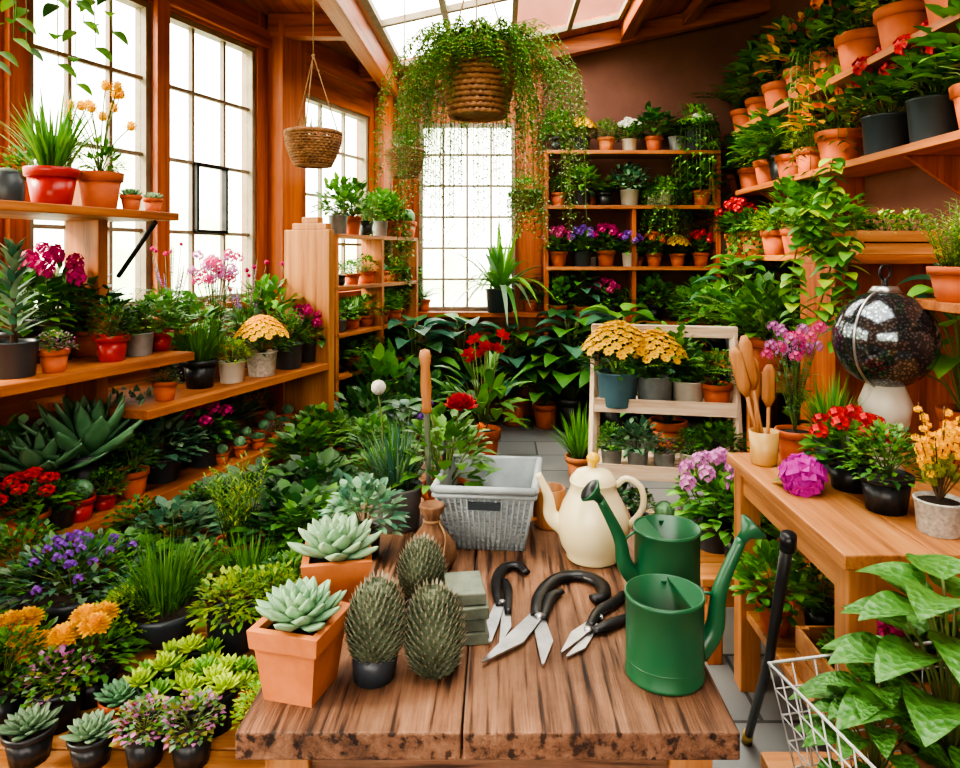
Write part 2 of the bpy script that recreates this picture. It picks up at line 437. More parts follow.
def mk(kind, rng):
    mb = MB(); P = rng.choice
    a = kind.split(':'); k = a[0]; pt = a[1] if len(a) > 1 else 'terra'
    R = 0.08; H = 0.13
    if pt == 'bowl': R, H = 0.12, 0.11
    z = pot(mb, pt, R, H)
    if k == 'grass': grass(mb, rng, z, 130, 0.30, 0.011, 0.75, ['g_mid', 'g_fresh'], 0.5, 0.05)
    elif k == 'finegrass': grass(mb, rng, z, 260, 0.27, 0.006, 0.8, ['g_mid', 'g_fresh', 'g_mid'], 0.55, 0.07)
    elif k == 'bluegrass': grass(mb, rng, z, 190, 0.24, 0.007, 0.8, ['g_sage', 'g_blue', 'g_mid'], 0.5, 0.05)
    elif k == 'spider': grass(mb, rng, z, 46, 0.52, 0.035, 1.3, ['g_fresh', 'g_mid', 'g_sage'], 0.75, 0.03, 7)
    elif k == 'dracaena':
        mb.tube([(0, 0, z), (0.01, 0, z + .32)], [.012, .006], 'bark', 6)
        for i in range(70): a_ = i * 2.4; leaf(mb, (0.01 * i / 70, 0, z + .03 + i * .0045), (math.cos(a_), math.sin(a_), .45 + i * .012), .13 - i * .0008, .026, P(['g_sage', 'g_blue', 'g_sage']), 4, .05)
    elif k == 'herb': bush(mb, rng, z, .12, .19, 420, .034, .02, ['g_mid', 'g_fresh', 'g_dark'])
    elif k == 'limeherb': bush(mb, rng, z, .12, .15, 420, .036, .016, ['g_lime', 'g_lime', 'g_fresh'])
    elif k == 'leafy': bush(mb, rng, z, .16, .25, 210, .085, .045, ['g_mid', 'g_fresh', 'g_mid'], 3)
    elif k == 'darkleafy': bush(mb, rng, z, .17, .26, 210, .09, .05, ['g_dark', 'g_dark', 'g_mid'], 3)
    elif k == 'blueleafy': bush(mb, rng, z, .16, .22, 240, .075, .04, ['g_blue', 'g_sage', 'g_agave'], 3)
    elif k == 'rosemary':
        for i in range(34):
            an = rng.uniform(0, 6.3); r = rng.uniform(0, .075); h = rng.uniform(.14, .27)
            p0 = V((r * .6 * math.cos(an), r * .6 * math.sin(an), z)); p1 = V((r * 1.5 * math.cos(an), r * 1.5 * math.sin(an), z + h))
            mb.tube([p0, p1], [.002, .001], 'stem', 3)
            for j in range(26):
                b_ = j * 2.4; leaf(mb, p0.lerp(p1, .1 + .9 * j / 26), (math.cos(b_), math.sin(b_), .7), .03, .006, P(['g_fresh', 'g_mid', 'g_lime']), 2, .1)
    elif k == 'fern':
        for i in range(26):
            an = i * 2.4 + rng.uniform(-.3, .3); el = rng.uniform(.5, 1.3); L = rng.uniform(.22, .34)
            pts = [V((math.cos(an) * L * t * math.cos(el * (1 - .6 * t)), math.sin(an) * L * t * math.cos(el * (1 - .6 * t)), z + L * math.sin(el) * t * (1.25 - .75 * t))) for t in [j / 8 for j in range(9)]]
            mb.tube(pts, .0015, 'stem', 3)
            for j in range(28):
                t = .12 + .86 * j / 28; q = t * 8; i0 = min(7, int(q)); c = pts[i0].lerp(pts[i0 + 1], q - i0); d = (pts[i0 + 1] - pts[i0]).normalized(); s_ = d.cross(Z).normalized() * (1 if j % 2 else -1)
                leaf(mb, c, s_ + d * .5, .055 * (1.1 - t) + .008, .014, P(['g_fresh', 'g_mid']), 2, .15)
    elif k == 'eche': rosette(mb, rng, (0, 0, z - .005), .105, P(['g_eche', 'g_eche', 'g_sage']), 36)
    elif k == 'greeneche': rosette(mb, rng, (0, 0, z - .005), .105, 'g_agave', 36)
    elif k == 'agave': rosette(mb, rng, (0, 0, z), .24, P(['g_agave', 'g_sage']), 34, .34, 0, .12)
    elif k == 'sedum':
        for i in range(7):
            r = 0 if i == 0 else .075
            rosette(mb, rng, (r * math.cos(i * 1.05), r * math.sin(i * 1.05), z + rng.uniform(0, .04) + (.03 if i == 0 else 0)), .062, P(['g_lime', 'g_fresh']), 20, .45)
    elif k == 'rubysedum':
        bush(mb, rng, z, .11, .12, 300, .026, .022, ['g_olive', 'g_sage', 'g_mid', 'f_lilac'])
    elif k == 'cactus':
        mb.lathe([(0.03, 0), (.062, .04), (.062, .08), (.03, .115), (0, .12)], 'g_agave', 30, (0, 0, z - .01), rib=.09, ribn=10)
        for i in range(80):
            u = rng.uniform(.1, .98); an = int(rng.uniform(0, 10)) * .628; r = .066 * math.sin(pi * (.15 + .8 * u)); leaf(mb, (r * math.cos(an), r * math.sin(an), z + u * .11), (math.cos(an), math.sin(an), .2), .014, .003, 'f_white', 2, 0)
    elif k in ('mari', 'yellowmum', 'redger', 'pinkger', 'hotger', 'lilacger', 'purpleger', 'orangeger', 'whiteger', 'lavbowl', 'redrow'):
        col = dict(mari='f_yellow', yellowmum='f_yellow', redger='f_red', pinkger='f_pink', hotger='f_hot', lilacger='f_lilac', purpleger='f_purple', orangeger='f_orange', whiteger='f_white', lavbowl='f_purple', redrow='f_red')[k]
        if k == 'lavbowl':
            bush(mb, rng, z, .19, .15, 520, .045, .020, ['g_sage', 'g_mid', 'g_blue'])
            for i in range(32):
                an = rng.uniform(0, 6.3); r = rng.uniform(.02, .18); cluster(mb, rng, (r * math.cos(an), r * math.sin(an), z + .18 - r * .5), .011, 'f_purple', 8, .8)
        elif k == 'mari':
            bush(mb, rng, z, .12, .17, 300, .05, .02, ['g_mid', 'g_fresh', 'g_fresh'])
            for i in range(4):
                an = i * 2.4; r = .02 + .018 * i; pom(mb, rng, (r * math.cos(an), r * math.sin(an), z + .21 - r * .7), .052, col)
        elif k == 'yellowmum':
            bush(mb, rng, z, .13, .16, 260, .05, .025, ['g_mid', 'g_dark'])
            for i in range(80):
                an = i * 2.4; r = .135 * math.sqrt((i + .5) / 80); q = V((r * math.cos(an), r * math.sin(an), z + .20 - r * r * 6)); daisy(mb, rng, q, .024, q - V((0, 0, z)), col, 'f_yellow', 8)
        else:
            bush(mb, rng, z, .13, .17, 190, .06, .04, ['g_mid', 'g_dark', 'g_fresh'], 3)
            for i in range(11):
                an = i * 2.4; r = .125 * math.sqrt((i + .3) / 11); cc = V((r * math.cos(an), r * math.sin(an), z + .215 - r * r * 6))
                mb.tube([(r * .4 * math.cos(an), r * .4 * math.sin(an), z), cc], .0016, 'stem', 4); cluster(mb, rng, cc, .028, col, 16, .55)
    elif k == 'tallyellow':
        bush(mb, rng, z, .07, .12, 90, .06, .02, ['g_mid', 'g_fresh'])
        for i in range(12):
            an = i * 2.4; r = .04 + .07 * rng.random(); h = rng.uniform(.18, .30); q = V((r * math.cos(an), r * math.sin(an), z + h))
            mb.tube(spline([(0, 0, z), (r * .4 * math.cos(an), r * .4 * math.sin(an), z + h * .6), q], 4), .0022, 'stem', 4)
            pom(mb, rng, q, .030, 'f_yellow', 30)
    elif k == 'twig':
        for i in range(18):
            an = i * 2.4; r = .03 + .09 * rng.random(); h = rng.uniform(.16, .38); q = V((r * math.cos(an), r * math.sin(an), z + h))
            mb.tube(spline([(0, 0, z), (r * .5 * math.cos(an), r * .5 * math.sin(an), z + h * .5), q], 4), .0025, 'bark', 4)
            for j in range(6):
                t = .4 + .6 * j / 6; cluster(mb, rng, V((0, 0, z)).lerp(q, t) + V((rng.uniform(-.015, .015), rng.uniform(-.015, .015), .01)), .011, 'f_yellow' if j > 1 else 'g_olive', 9, 1.0)
    elif k == 'tallpink':
        for i in range(26):
            an = i * 2.4; r = .02 + .10 * rng.random(); h = rng.uniform(.3, .46); q = V((r * math.cos(an), r * math.sin(an), z + h))
            mb.tube(spline([(0, 0, z), (r * .5 * math.cos(an), r * .5 * math.sin(an), z + h * .6), q], 4), .002, 'stem', 4)
            cluster(mb, rng, q, .024, P(['f_lilac', 'f_lilac', 'f_pink']), 14, .5)
            for j in range(8): leaf(mb, V((0, 0, z)).lerp(q, .1 + j * .09), (math.cos(j * 2.4), math.sin(j * 2.4), .5), .07, .012, P(['g_mid', 'g_sage']), 3, .3)
    elif k == 'salvia':
        bush(mb, rng, z, .12, .16, 160, .06, .022, ['g_mid', 'g_sage'])
        for i in range(14):
            an = i * 2.4; r = .02 + .10 * rng.random(); h = rng.uniform(.22, .4); q = V((r * math.cos(an), r * math.sin(an), z + h))
            mb.tube([(r * .3 * math.cos(an), r * .3 * math.sin(an), z), q], .002, 'stem', 4)
            if i % 3: spike(mb, rng, V((0, 0, z)).lerp(q, .6), q, .016, P(['f_purple', 'f_lilac']))
            else: pom(mb, rng, q, .018, 'f_hot', 30)
    elif k == 'anthur':
        bush(mb, rng, z, .15, .24, 60, .16, .05, ['g_mid', 'g_fresh'], 4)
        for i in range(8):
            an = i * 2.4; r = .03 + .07 * rng.random(); q = V((r * math.cos(an), r * math.sin(an), z + rng.uniform(.24, .34)))
            mb.tube([(0, 0, z), q], .003, 'stem', 4); daisy(mb, rng, q, .04, (math.cos(an) * .4, -.6, .8), 'f_red', 'f_red', 6)
    elif k == 'trail':
        bush(mb, rng, z, .12, .12, 160, .04, .025, ['g_mid', 'g_fresh', 'g_dark'])
        for i in range(38):
            an = i * 2.4; L = rng.uniform(.15, .42); r1 = .085 + .05 * rng.random()
            pts = spline([(.04 * math.cos(an), .04 * math.sin(an), z), (r1 * math.cos(an), r1 * math.sin(an), z + .02), (1.15 * r1 * math.cos(an), 1.15 * r1 * math.sin(an), z - L)], 6)
            mb.tube(pts, .0015, 'stem', 3)
            for j, q in enumerate(pts[2:]):
                for e in (0, 1): leaf(mb, q, (math.cos(j * 2.4 + e * 3), math.sin(j * 2.4 + e * 3), -.1), .035, .022, P(['g_mid', 'g_fresh', 'g_dark']), 2, .4)
    elif k in ('bigleaf', 'hosta', 'quilt'):
        ms = dict(bigleaf=['g_dark', 'g_blue', 'g_mid'], hosta=['g_mid', 'g_blue', 'g_fresh'], quilt=['g_quilt'])[k]; n = dict(bigleaf=34, hosta=30, quilt=34)[k]
        for i in range(n):
            an = i * 2.4; t = (i + .5) / n; h = (.34 * (1 - t * .75)); r = .03 + .12 * t
            q = V((r * math.cos(an), r * math.sin(an), z + h))
            mb.tube(spline([(0, 0, z - .01), (r * .5 * math.cos(an), r * .5 * math.sin(an), z + h * .7), q], 4), .003, 'stem', 5)
            kk = .84 if k == 'quilt' else 1
            leaf(mb, q, (math.cos(an), math.sin(an), .45 - .3 * t), rng.uniform(.13, .18) * kk, rng.uniform(.085, .12) * kk * 1.08, P(ms), 9, .4, .3, pk=.62)
    elif k == 'orangeleaf': bush(mb, rng, z, .16, .22, 260, .07, .03, ['g_olive', 'f_orange', 'g_mid', 'g_fresh', 'f_yellow'], 3)
    return mb

NAMES = dict(grass='potted_ornamental_grass', finegrass='potted_fountain_grass', bluegrass='potted_blue_fescue', spider='potted_spider_plant', dracaena='potted_dracaena', herb='potted_herb', limeherb='potted_golden_oregano',
  leafy='potted_leafy_plant', darkleafy='potted_camellia_shrub', blueleafy='potted_sage', rosemary='potted_rosemary', fern='potted_fern', eche='potted_echeveria', greeneche='potted_houseleek', agave='potted_agave',
  sedum='potted_lime_sedum', rubysedum='potted_ruby_sedum', cactus='potted_cactus', mari='potted_marigold', yellowmum='potted_yellow_chrysanthemum', redger='potted_red_geranium', pinkger='potted_pink_geranium',
  hotger='potted_magenta_kalanchoe', lilacger='potted_lilac_phlox', purpleger='potted_purple_petunia', orangeger='potted_orange_lantana', whiteger='potted_white_geranium', lavbowl='lavender_bowl', redrow='potted_red_begonia',
  tallyellow='potted_yellow_freesia', twig='potted_forsythia', tallpink='potted_pink_statice', salvia='potted_salvia', anthur='potted_red_lily', trail='potted_trailing_ivy', bigleaf='potted_large_leaf_plant',
  hosta='potted_hosta', quilt='potted_coleus', orangeleaf='potted_croton')
CACHE = {}; prng = random.Random(7)
def place(kind, loc, wpx=None, s=None, lean=0, hs=1.0):
    """pot stands with its base on loc; wpx = pot width subtended at that distance (px of a 700 px lens)"""
    va = prng.randint(0, 1); key = (kind, va)
    nm = NAMES[kind.split(':')[0]]
    if key not in CACHE: CACHE[key] = mesh_of(mk(kind, random.Random(len(CACHE) * 13 + va)), nm)
    if s is None:
        s = wpx * loc[1] / 700 / (0.24 if kind.endswith(':bowl') else 0.16)
    return obj(nm, CACHE[key], loc, (0, 0, prng.uniform(0, 6.28)), (s, s, s * hs))

def at(px, D, z): return V(((px - 500) / 700 * D, D, z))
def Lp(px, ins, z):
    r = (px - 500) / 700; D = (2.53 + ins) / (.34 - r); return V((r * D, D, z))
def Rp(px, ins, z):
    X = 2.2 + ins; D = X * 700 / (px - 500); return V((X, D, z))
def T(px, py, z=.75):
    D = 595 / (py - 255); return V(((px - 500) / 700 * D, D, z))

# ------------------------------------------------------------ room shell
TH = math.atan(.34); CS, SN = math.cos(TH), math.sin(TH)
LROT = (0, 0, -TH); LLOC = (-3.38, 0, 0)
def sL(D, lx=0): return (D + lx * SN) / CS
mb = MB(); mb.box(-4.2, 2.9, -1.64, 7.2, -.1, 0, 'slate_tiles'); obj('floor', mb)

ops = [(sL(.2), sL(1.5)), (sL(1.7), sL(3.18)), (sL(3.34), sL(4.05)), (sL(4.12), sL(4.93)), (sL(5.4), sL(6.43))]  # first two openings are out of view, added to bring in light
zt = [3.06, 3.06, 3.06, 3.06, 2.87]
mb = MB(); s0 = -1.5; send = sL(7.0) + .03
mb.box(-.14, 0, s0, send, 0, 1.3, 'orange_wood_y')
cur = s0
for (a, b_), t in zip(ops, zt):
    mb.box(-.14, 0, cur, a, 1.3, 3.32, 'orange_wood_z'); mb.box(-.14, 0, a, b_, t, 3.32, 'orange_wood_y'); cur = b_
mb.box(-.14, 0, cur, send, 1.3, 3.32, 'orange_wood_z')
obj('wall_left', mb, LLOC, LROT)
def window(name, a, b_, z0, z1, nc, nr, loc, rot, vent=False):
    mb = MB(); f = .035
    for (y0, y1, zz0, zz1) in ((a, a + f, z0, z1), (b_ - f, b_, z0, z1), (a + f, b_ - f, z0, z0 + f), (a + f, b_ - f, z1 - f, z1)):
        mb.box(-.10, -.02, y0, y1, zz0, zz1, 'muntin_paint')
    for i in range(1, nc):
        y = a + (b_ - a) * i / nc; mb.box(-.075, -.045, y - .011, y + .011, z0 + f, z1 - f, 'muntin_paint')
    for i in range(1, nr):
        z = z0 + (z1 - z0) * i / nr; mb.box(-.073, -.047, a + f, b_ - f, z - .011, z + .011, 'muntin_paint')
    if vent:
        y0 = a + (b_ - a) / nc; y1 = a + 2 * (b_ - a) / nc; zz0 = z0 + (z1 - z0) / nr; zz1 = z0 + 2 * (z1 - z0) / nr
        for q in ((y0, y0 + .02, zz0, zz1), (y1 - .02, y1, zz0, zz1), (y0, y1, zz0, zz0 + .02), (y0, y1, zz1 - .02, zz1)):
            mb.box(-.05, -.015, *q, 'dark_metal')
    mb.box(-.063, -.058, a + f, b_ - f, z0 + f, z1 - f, 'window_glass')
    return obj(name, mb, loc, rot)
for i, ((a, b_), t) in enumerate(zip(ops, zt)):
    window('window_%d' % (i + 1), a + .002, b_ - .002, 1.302, t - .002, 3 if i > 1 else 5, 4, LLOC, LROT, i == 3)
# window trims / sill
mb = MB(); mb.box(0, .06, sL(.1), sL(6.6), 1.24, 1.29, 'orange_wood_y'); mb.box(0, .035, sL(.1), sL(6.6), 3.08, 3.2, 'orange_wood_y')
mb.box(0, .04, sL(4.04), sL(4.13), 1.29, 3.08, 'orange_wood_z'); mb.box(0, .04, sL(3.22), sL(3.3), 1.29, 3.08, 'orange_wood_z')
obj('trim_1', mb, LLOC, LROT, bev=.004)
mb = MB(); mb.box(0, .13, sL(5.03), sL(5.3), 0, 3.3, 'orange_wood_z'); mb.box(0, .1, sL(6.5), sL(6.68), 0, 3.3, 'orange_wood_z')
obj('timber_post', mb, LLOC, LROT, bev=.006)
# back wall
def rz(x): return 3.3 if x < -1 else 3.3 + .22 * (x + 1)
mb = MB()
mb.box(-1.15, -.8, 7, 7.14, 0, 3.36, 'orange_wood_z'); mb.box(-.8, .15, 7, 7.14, 0, 1.05, 'orange_wood_x'); mb.box(-.8, .15, 7, 7.14, 2.9, 3.6, 'orange_wood_x')
mb.box(.15, 2.74, 7, 7.14, 0, 4.3, 'mauve_plaster')
obj('wall_back', mb)
window('window_6', -.148, .798, 1.052, 2.898, 4, 6, (0, 7.0, 0), (0, 0, pi / 2))
mb = MB(); mb.box(.15, .42, 6.95, 7, 0, 3.5, 'orange_wood_z'); mb.box(-.86, -.8, 6.96, 7, 1.0, 2.96, 'orange_wood_z'); mb.box(-.86, .2, 6.95, 7, 2.9, 3.06, 'orange_wood_x')
mb.box(-1.0, .45, 6.72, 7, 1.0, 1.05, 'orange_wood_x')
obj('trim_2', mb, bev=.004)
mb = MB(); mb.box(2.6, 2.74, -1.5, 7, 0, 4.3, 'mauve_plaster'); obj('wall_right', mb)
# unseen wall added behind the viewer to cut the fill light, with one opening
mb = MB(); mb.box(-4.0, 2.74, -1.64, -1.5, 0, 1.5, 'orange_wood_x'); mb.box(1.0, 2.74, -1.64, -1.5, 1.5, 4.1, 'mauve_plaster'); mb.box(-4.0, -2.6, -1.64, -1.5, 1.5, 3.4, 'orange_wood_x'); mb.box(-2.6, 1.0, -1.64, -1.5, 2.8, 3.6, 'orange_wood_x'); obj('light_block_wall', mb)
# roof
mb = MB()
mb.prism([(-1, -1.64), (-1, 7.14), (-1.12, 7.14), (-4.04, -1.64)], 3.33, 3.43, 'orange_wood_y')
def slab(x0, x1, y0, y1, t=.08, mat='orange_wood_y', dz=.03):
    vs = [(x, y, rz(x) + dz + k) for k in (0, t) for y in (y0, y1) for x in (x0, x1)]
    mb.add(vs, [(0, 2, 3, 1), (4, 5, 7, 6), (0, 1, 5, 4), (2, 6, 7, 3), (0, 4, 6, 2), (1, 3, 7, 5)], mat, False)
slab(-1, 2.74, -1.64, .6); slab(-1, 2.74, 3.2, 4.2); slab(-1, -.6, .6, 3.2); slab(1.4, 2.74, .6, 3.2); slab(-1, 2.74, 6.55, 7.14); slab(1.15, 2.74, 4.2, 6.55); slab(-1, -.95, 4.2, 6.55)
obj('ceiling', mb)
mb = MB()
for x in (-.95, -.45, .1, .62, 1.1): slab(x, x + .045, 4.2, 6.55, .05, 'muntin_paint', 0.03)
for y in (4.2, 5.35, 6.5): slab(-.95, 1.15, y, y + .05, .05, 'muntin_paint', .028)
slab(-.95, 1.15, 4.2, 6.55, .006, 'window_glass', .082)
obj('window_7', mb)
mb = MB()  # extra skylight above the viewer, unseen and added to let in light
for x in (-.6, .05, .7, 1.35): slab(x, x + .045, .6, 3.2, .05, 'muntin_paint', 0.03)
slab(-.6, 1.4, .6, 3.2, .006, 'window_glass', .082)
obj('window_8', mb)
mb = MB()
mb.box(-1.1, -.98, -1.5, 6.95, 3.12, 3.33, 'orange_wood_y')
obj('roof_beam', mb, bev=.006)
for yb in (3.4, 6.72):
    mb = MB(); slab(-.98, 2.6, yb, yb + .13, .16, 'orange_wood_x', -.14); obj('roof_beam', mb, bev=.006)
for yb in (2.6, 3.9, 5.0, 6.2):
    mb = MB(); mb.box(-3.38 + .34 * yb + .02, -1.1, yb, yb + .1, 3.16, 3.33, 'orange_wood_x'); obj('roof_beam', mb, bev=.006)
mb = MB(); slab(1.15, 1.28, 4.15, 6.72, .16, 'orange_wood_y', -.12); slab(1.75, 1.86, 4.15, 6.72, .12, 'orange_wood_y', -.1); obj('roof_beam', mb, bev=.006)

# ------------------------------------------------------------ left shelving (follows the angled wall)
F = .805
mb = MB()
def board(lx0, lx1, D0, D1, z, t=.035, m='shelf_wood_y'):
    mb.box(lx0, lx1, sL(D0, F), sL(D1, F), z - t, z, m)
board(F - .55, F, 1.6, 3.17, 1.79); board(F - .6, F, 1.5, 3.26, 1.15, .04); board(F - .7, F, 3.0, 4.33, .93, .04); board(F - .75, F, 1.4, 4.45, .55, .045)
board(F - .7, F + .02, 1.4, 4.45, .12)
for D, z1 in ((1.9, 1.75), (3.02, 1.95)):
    s_ = sL(D, F); mb.box(F - .5, F - .3, s_, s_ + .05, 0, z1, 'shelf_wood_z')
s_ = sL(4.36, F)
mb.box(F - .35, F - .02, s_, s_ + .06, 0, 1.76, 'pale_wood_z')
mb.box(F - .29, F - .04, s_, s_ + .06, 1.76, 1.80, 'pale_wood_z'); mb.box(F - .22, F - .10, s_, s_ + .06, 1.80, 1.84, 'pale_wood_z')
for D in (2.3, 3.3): s_ = sL(D, F); mb.box(F - .09, F - .03, s_, s_ + .06, 0, .505, 'shelf_wood_z')
s_ = sL(3.1, F)
mb.tube([(F - .28, s_, 1.5), (F - .06, s_, 1.75)], .012, 'dark_metal', 6)
obj('wooden_plant_shelf', mb, LLOC, LROT, bev=.004)
# far rack on left wall
mb = MB(); a, b_ = sL(5.25, .33), sL(6.6, .33)
for z in (.3, .68, 1.0, 1.36, 1.76): mb.box(.02 + .13, .35, a, b_, z - .03, z, 'shelf_wood_y')
for s_ in (a, (a + b_) / 2, b_ - .04): mb.box(.15, .35, s_, s_ + .04, 0, 1.76, 'shelf_wood_z')
obj('wooden_storage_rack', mb, LLOC, LROT, bev=.003)
# stepped benches in front of the shelf
def bench(name, x0, x1, y0, y1, z, m='pale_wood_x', nb=3):
    mb = MB(); w = (y1 - y0) / nb
    for i in range(nb): mb.box(x0, x1, y0 + i * w + .004, y0 + (i + 1) * w - .004, z - .035, z, m)
    for x in (x0 + .03, x1 - .09):
        for y in (y0 + .03, y1 - .09): mb.box(x, x + .06, y, y + .06, 0, z - .035, 'shelf_wood_z')
    mb.box(x0 + .03, x1 - .03, y0 + .02, y0 + .05, z - .12, z - .035, m)
    obj(name, mb, bev=.004)
bench('low_plant_bench', -1.95, -.56, 1.66, 2.04, .34)
bench('low_plant_bench', -1.9, -.56, 2.08, 2.5, .40)
bench('low_plant_bench', -1.62, -.56, 2.54, 3.3, .40)
bench('low_plant_bench', -1.25, -.35, 3.4, 4.25, .38)

# ------------------------------------------------------------ back shelf
mb = MB()
for z in (.97, 1.49, 2.07, 2.59, .4): mb.box(.44, 2.08, 6.6, 6.94, z - .035, z, 'shelf_wood_x')
for x in (.42, 1.25, 2.05): mb.box(x, x + .04, 6.62, 6.94, 0, 2.59 if x != 1.25 else 2.07, 'orange_wood_z')
obj('wooden_display_shelf', mb, bev=.003)
# right wall shelves
mb = MB()
for z, x0, y0 in ((2.78, 2.2, 2.4), (2.2, 2.2, 2.4), (1.6, 2.1, 3.5)):
    mb.box(x0, 2.6, y0, 6.55, z - .045, z, 'shelf_wood_y')
    for y in (2.9, 3.9, 5.0, 6.1):
        if y > y0: mb.add([(2.6, y, z - .045), (x0 + .06, y, z - .045), (2.6, y, z - .28), (2.6, y + .03, z - .045), (x0 + .06, y + .03, z - .045), (2.6, y + .03, z - .28)], [(0, 1, 2), (3, 5, 4), (0, 3, 4, 1), (1, 4, 5, 2), (0, 2, 5, 3)], 'orange_wood_z', False)
obj('plant_wall_shelf', mb, bev=.003)
mb = MB()
mb.box(1.47, 2.6, 3.05, 3.45, 1.56, 1.6, 'shelf_wood_x'); mb.box(1.47, 1.52, 3.07, 3.43, 0, 1.56, 'orange_wood_z')
mb.box(1.50, 2.6, 3.42, 3.45, .0, 1.56, 'orange_wood_z')
obj('shelf_partition', mb, bev=.004)
mb = MB(); mb.box(1.40, 2.6, 2.1, 2.42, 1.42, 1.45, 'shelf_wood_x'); mb.box(2.2, 2.6, 2.2, 2.24, 1.2, 1.42, 'orange_wood_z'); obj('plant_wall_shelf', mb, bev=.003)
bench('plant_bench', 1.55, 2.55, 4.4, 6.5, .85, 'shelf_wood_x', 6)

# ------------------------------------------------------------ main table
mb = MB(); xs = [-.474, -.068, .43]
for a, b_ in zip(xs, xs[1:]):
    mb.box(a + .002, b_ - .002, 1.245, 2.4, .70, .75, 'rustic_wood_y')
mb.box(-.40, .36, 1.30, 1.34, .60, .70, 'rustic_wood_x'); mb.box(-.40, .36, 2.3, 2.34, .60, .70, 'rustic_wood_x')
for x in (-.43, .31):
    for y in (1.28, 2.28): mb.box(x, x + .08, y, y + .08, 0, .70, 'pale_wood_z')
    mb.box(x + .02, x + .06, 1.36, 2.28, .6, .7, 'rustic_wood_y')
obj('rustic_work_table', mb, bev=.004)
# right table
mb = MB()
for i in range(4):
    x0 = .86 + i * .235; mb.box(x0 + .001, x0 + .234, 1.75, 2.66, .81, .85, 'pale_wood_y')
mb.box(.92, 1.78, 1.78, 1.81, .72, .81, 'pale_wood_x'); mb.box(.89, .92, 1.8, 2.6, .72, .81, 'pale_wood_y'); mb.box(.92, 1.78, 2.58, 2.61, .72, .81, 'pale_wood_x')
for x in (.88, 1.7):
    for y in (1.77, 2.56): mb.box(x, x + .075, y, y + .075, 0, .81, 'pale_wood_z')
for i in range(3): mb.box(.9, 1.76, 1.86 + i * .24, 2.08 + i * .24, .27, .3, 'pale_wood_x')
obj('side_table', mb, bev=.004)

# ------------------------------------------------------------ plant stand (tiered, whitewashed)
mb = MB()
X0, X1 = -.38, .38
for x in (X0, X1):
    mb.tube([(x, -.34, 0), (x, .12, 1.2)], .024, 'weathered_white_wood_z', 4)
    mb.tube([(x, .34, 0), (x, .14, 1.18)], .02, 'weathered_white_wood_z', 4)
for z, d in ((.13, .54), (.45, .46), (.77, .36)):
    yf = -.34 + .46 * z / 1.2 - .05
    for i in range(4):
        y = yf + d * i / 4; mb.box(X0 + .012, X1 - .012, y + .004, y + d / 4 - .006, z - .02, z, 'weathered_white_wood_x')
    mb.box(X0 + .01, X1 - .01, yf - .012, yf, z - .025, z + .05, 'weathered_white_wood_x')
mb.box(X0 - .02, X1 + .02, .08, .16, 1.14, 1.2, 'weathered_white_wood_x')
stand = V((.90, 3.85, 0))
SR = -.2
obj('ladder_plant_stand', mb, stand, (0, 0, SR), bev=.002)
def onstand(lx, ly, z): return stand + Matrix.Rotation(SR, 3, 'Z') @ V((lx, ly, z))
for lx, ly, k, s in ((-.25, -.03, 'yellowmum:blue', 1.45), (-.05, .0, 'yellowmum:zinc', 1.3), (.13, .02, 'fern:white', 1.1), (.28, -.0, 'herb:terra', 1.05)): place(k, onstand(lx, ly, .77), s=s)
place('leafy:zinc', onstand(.06, .12, .77), s=1.0, hs=1.15)
for i, k in enumerate(['herb:zinc', 'blueleafy:zinc', 'rubysedum:zinc', 'herb:white', 'leafy:zinc']): place(k, onstand(-.28 + i * .14, -.09, .45), s=.75)
for i, k in enumerate(['blueleafy:zinc', 'herb:zinc', 'cactus:terra', 'rubysedum:terra', 'herb:slate']): place(k, onstand(-.28 + i * .14, -.18, .13), s=.78)

# ------------------------------------------------------------ shelf A / B / C / D plants
place('grass:red', Lp(52, .2, 1.79), 48, hs=1.0); place('tallyellow:terra', Lp(100, .18, 1.79), 42, hs=1.1); place('greeneche:terra', Lp(131, .12, 1.79), 20); place('eche:terra', Lp(153, .12, 1.79), 18)
place('herb:terra', Lp(28, .42, 1.79), 34)
mb = MB(); mb.lathe([(0, 0), (.05, 0), (.055, .01), (.055, .08), (.045, .095), (.045, .11), (.04, .11), (.04, .1)], 'slate_glaze', 20); mb.sphere((0, 0, .11), .04, 'grey_stone', 14, 6, .4)
obj('lidded_jar', mb, Lp(7, .12, 1.79))
for px, ins, k, w, hs in [(14, .15, 'dracaena:slate', 44, 1), (54, .1, 'rubysedum:terra', 28, 1), (112, .13, 'herb:red', 32, 1), (139, .16, 'herb:zinc', 28, 1), (160, .2, 'leafy:red', 26, .9), (50, .4, 'hotger:slate', 44, 1.2), (85, .4, 'darkleafy:terra', 40, .8), (20, .45, 'leafy:black', 46, .9), (130, .42, 'fern:terra', 34, 1), (170, .45, 'salvia:terra', 30, 1)]:
    place(k, Lp(px, ins, 1.15), w, hs=hs)
for px, ins, k, w in [(165, .12, 'rubysedum:terra', 24), (200, .2, 'finegrass:black', 34), (232, .14, 'limeherb:white', 26), (262, .12, 'yellowmum:speck', 30), (288, .14, 'herb:slate', 30), (305, .2, 'hotger:slate', 26), (215, .42, 'tallpink:terra', 34), (245, .45, 'salvia:zinc', 34), (270, .45, 'leafy:terra', 34), (185, .45, 'leafy:black', 36), (300, .45, 'salvia:terra', 30)]:
    place(k, Lp(px, ins, .93), w)
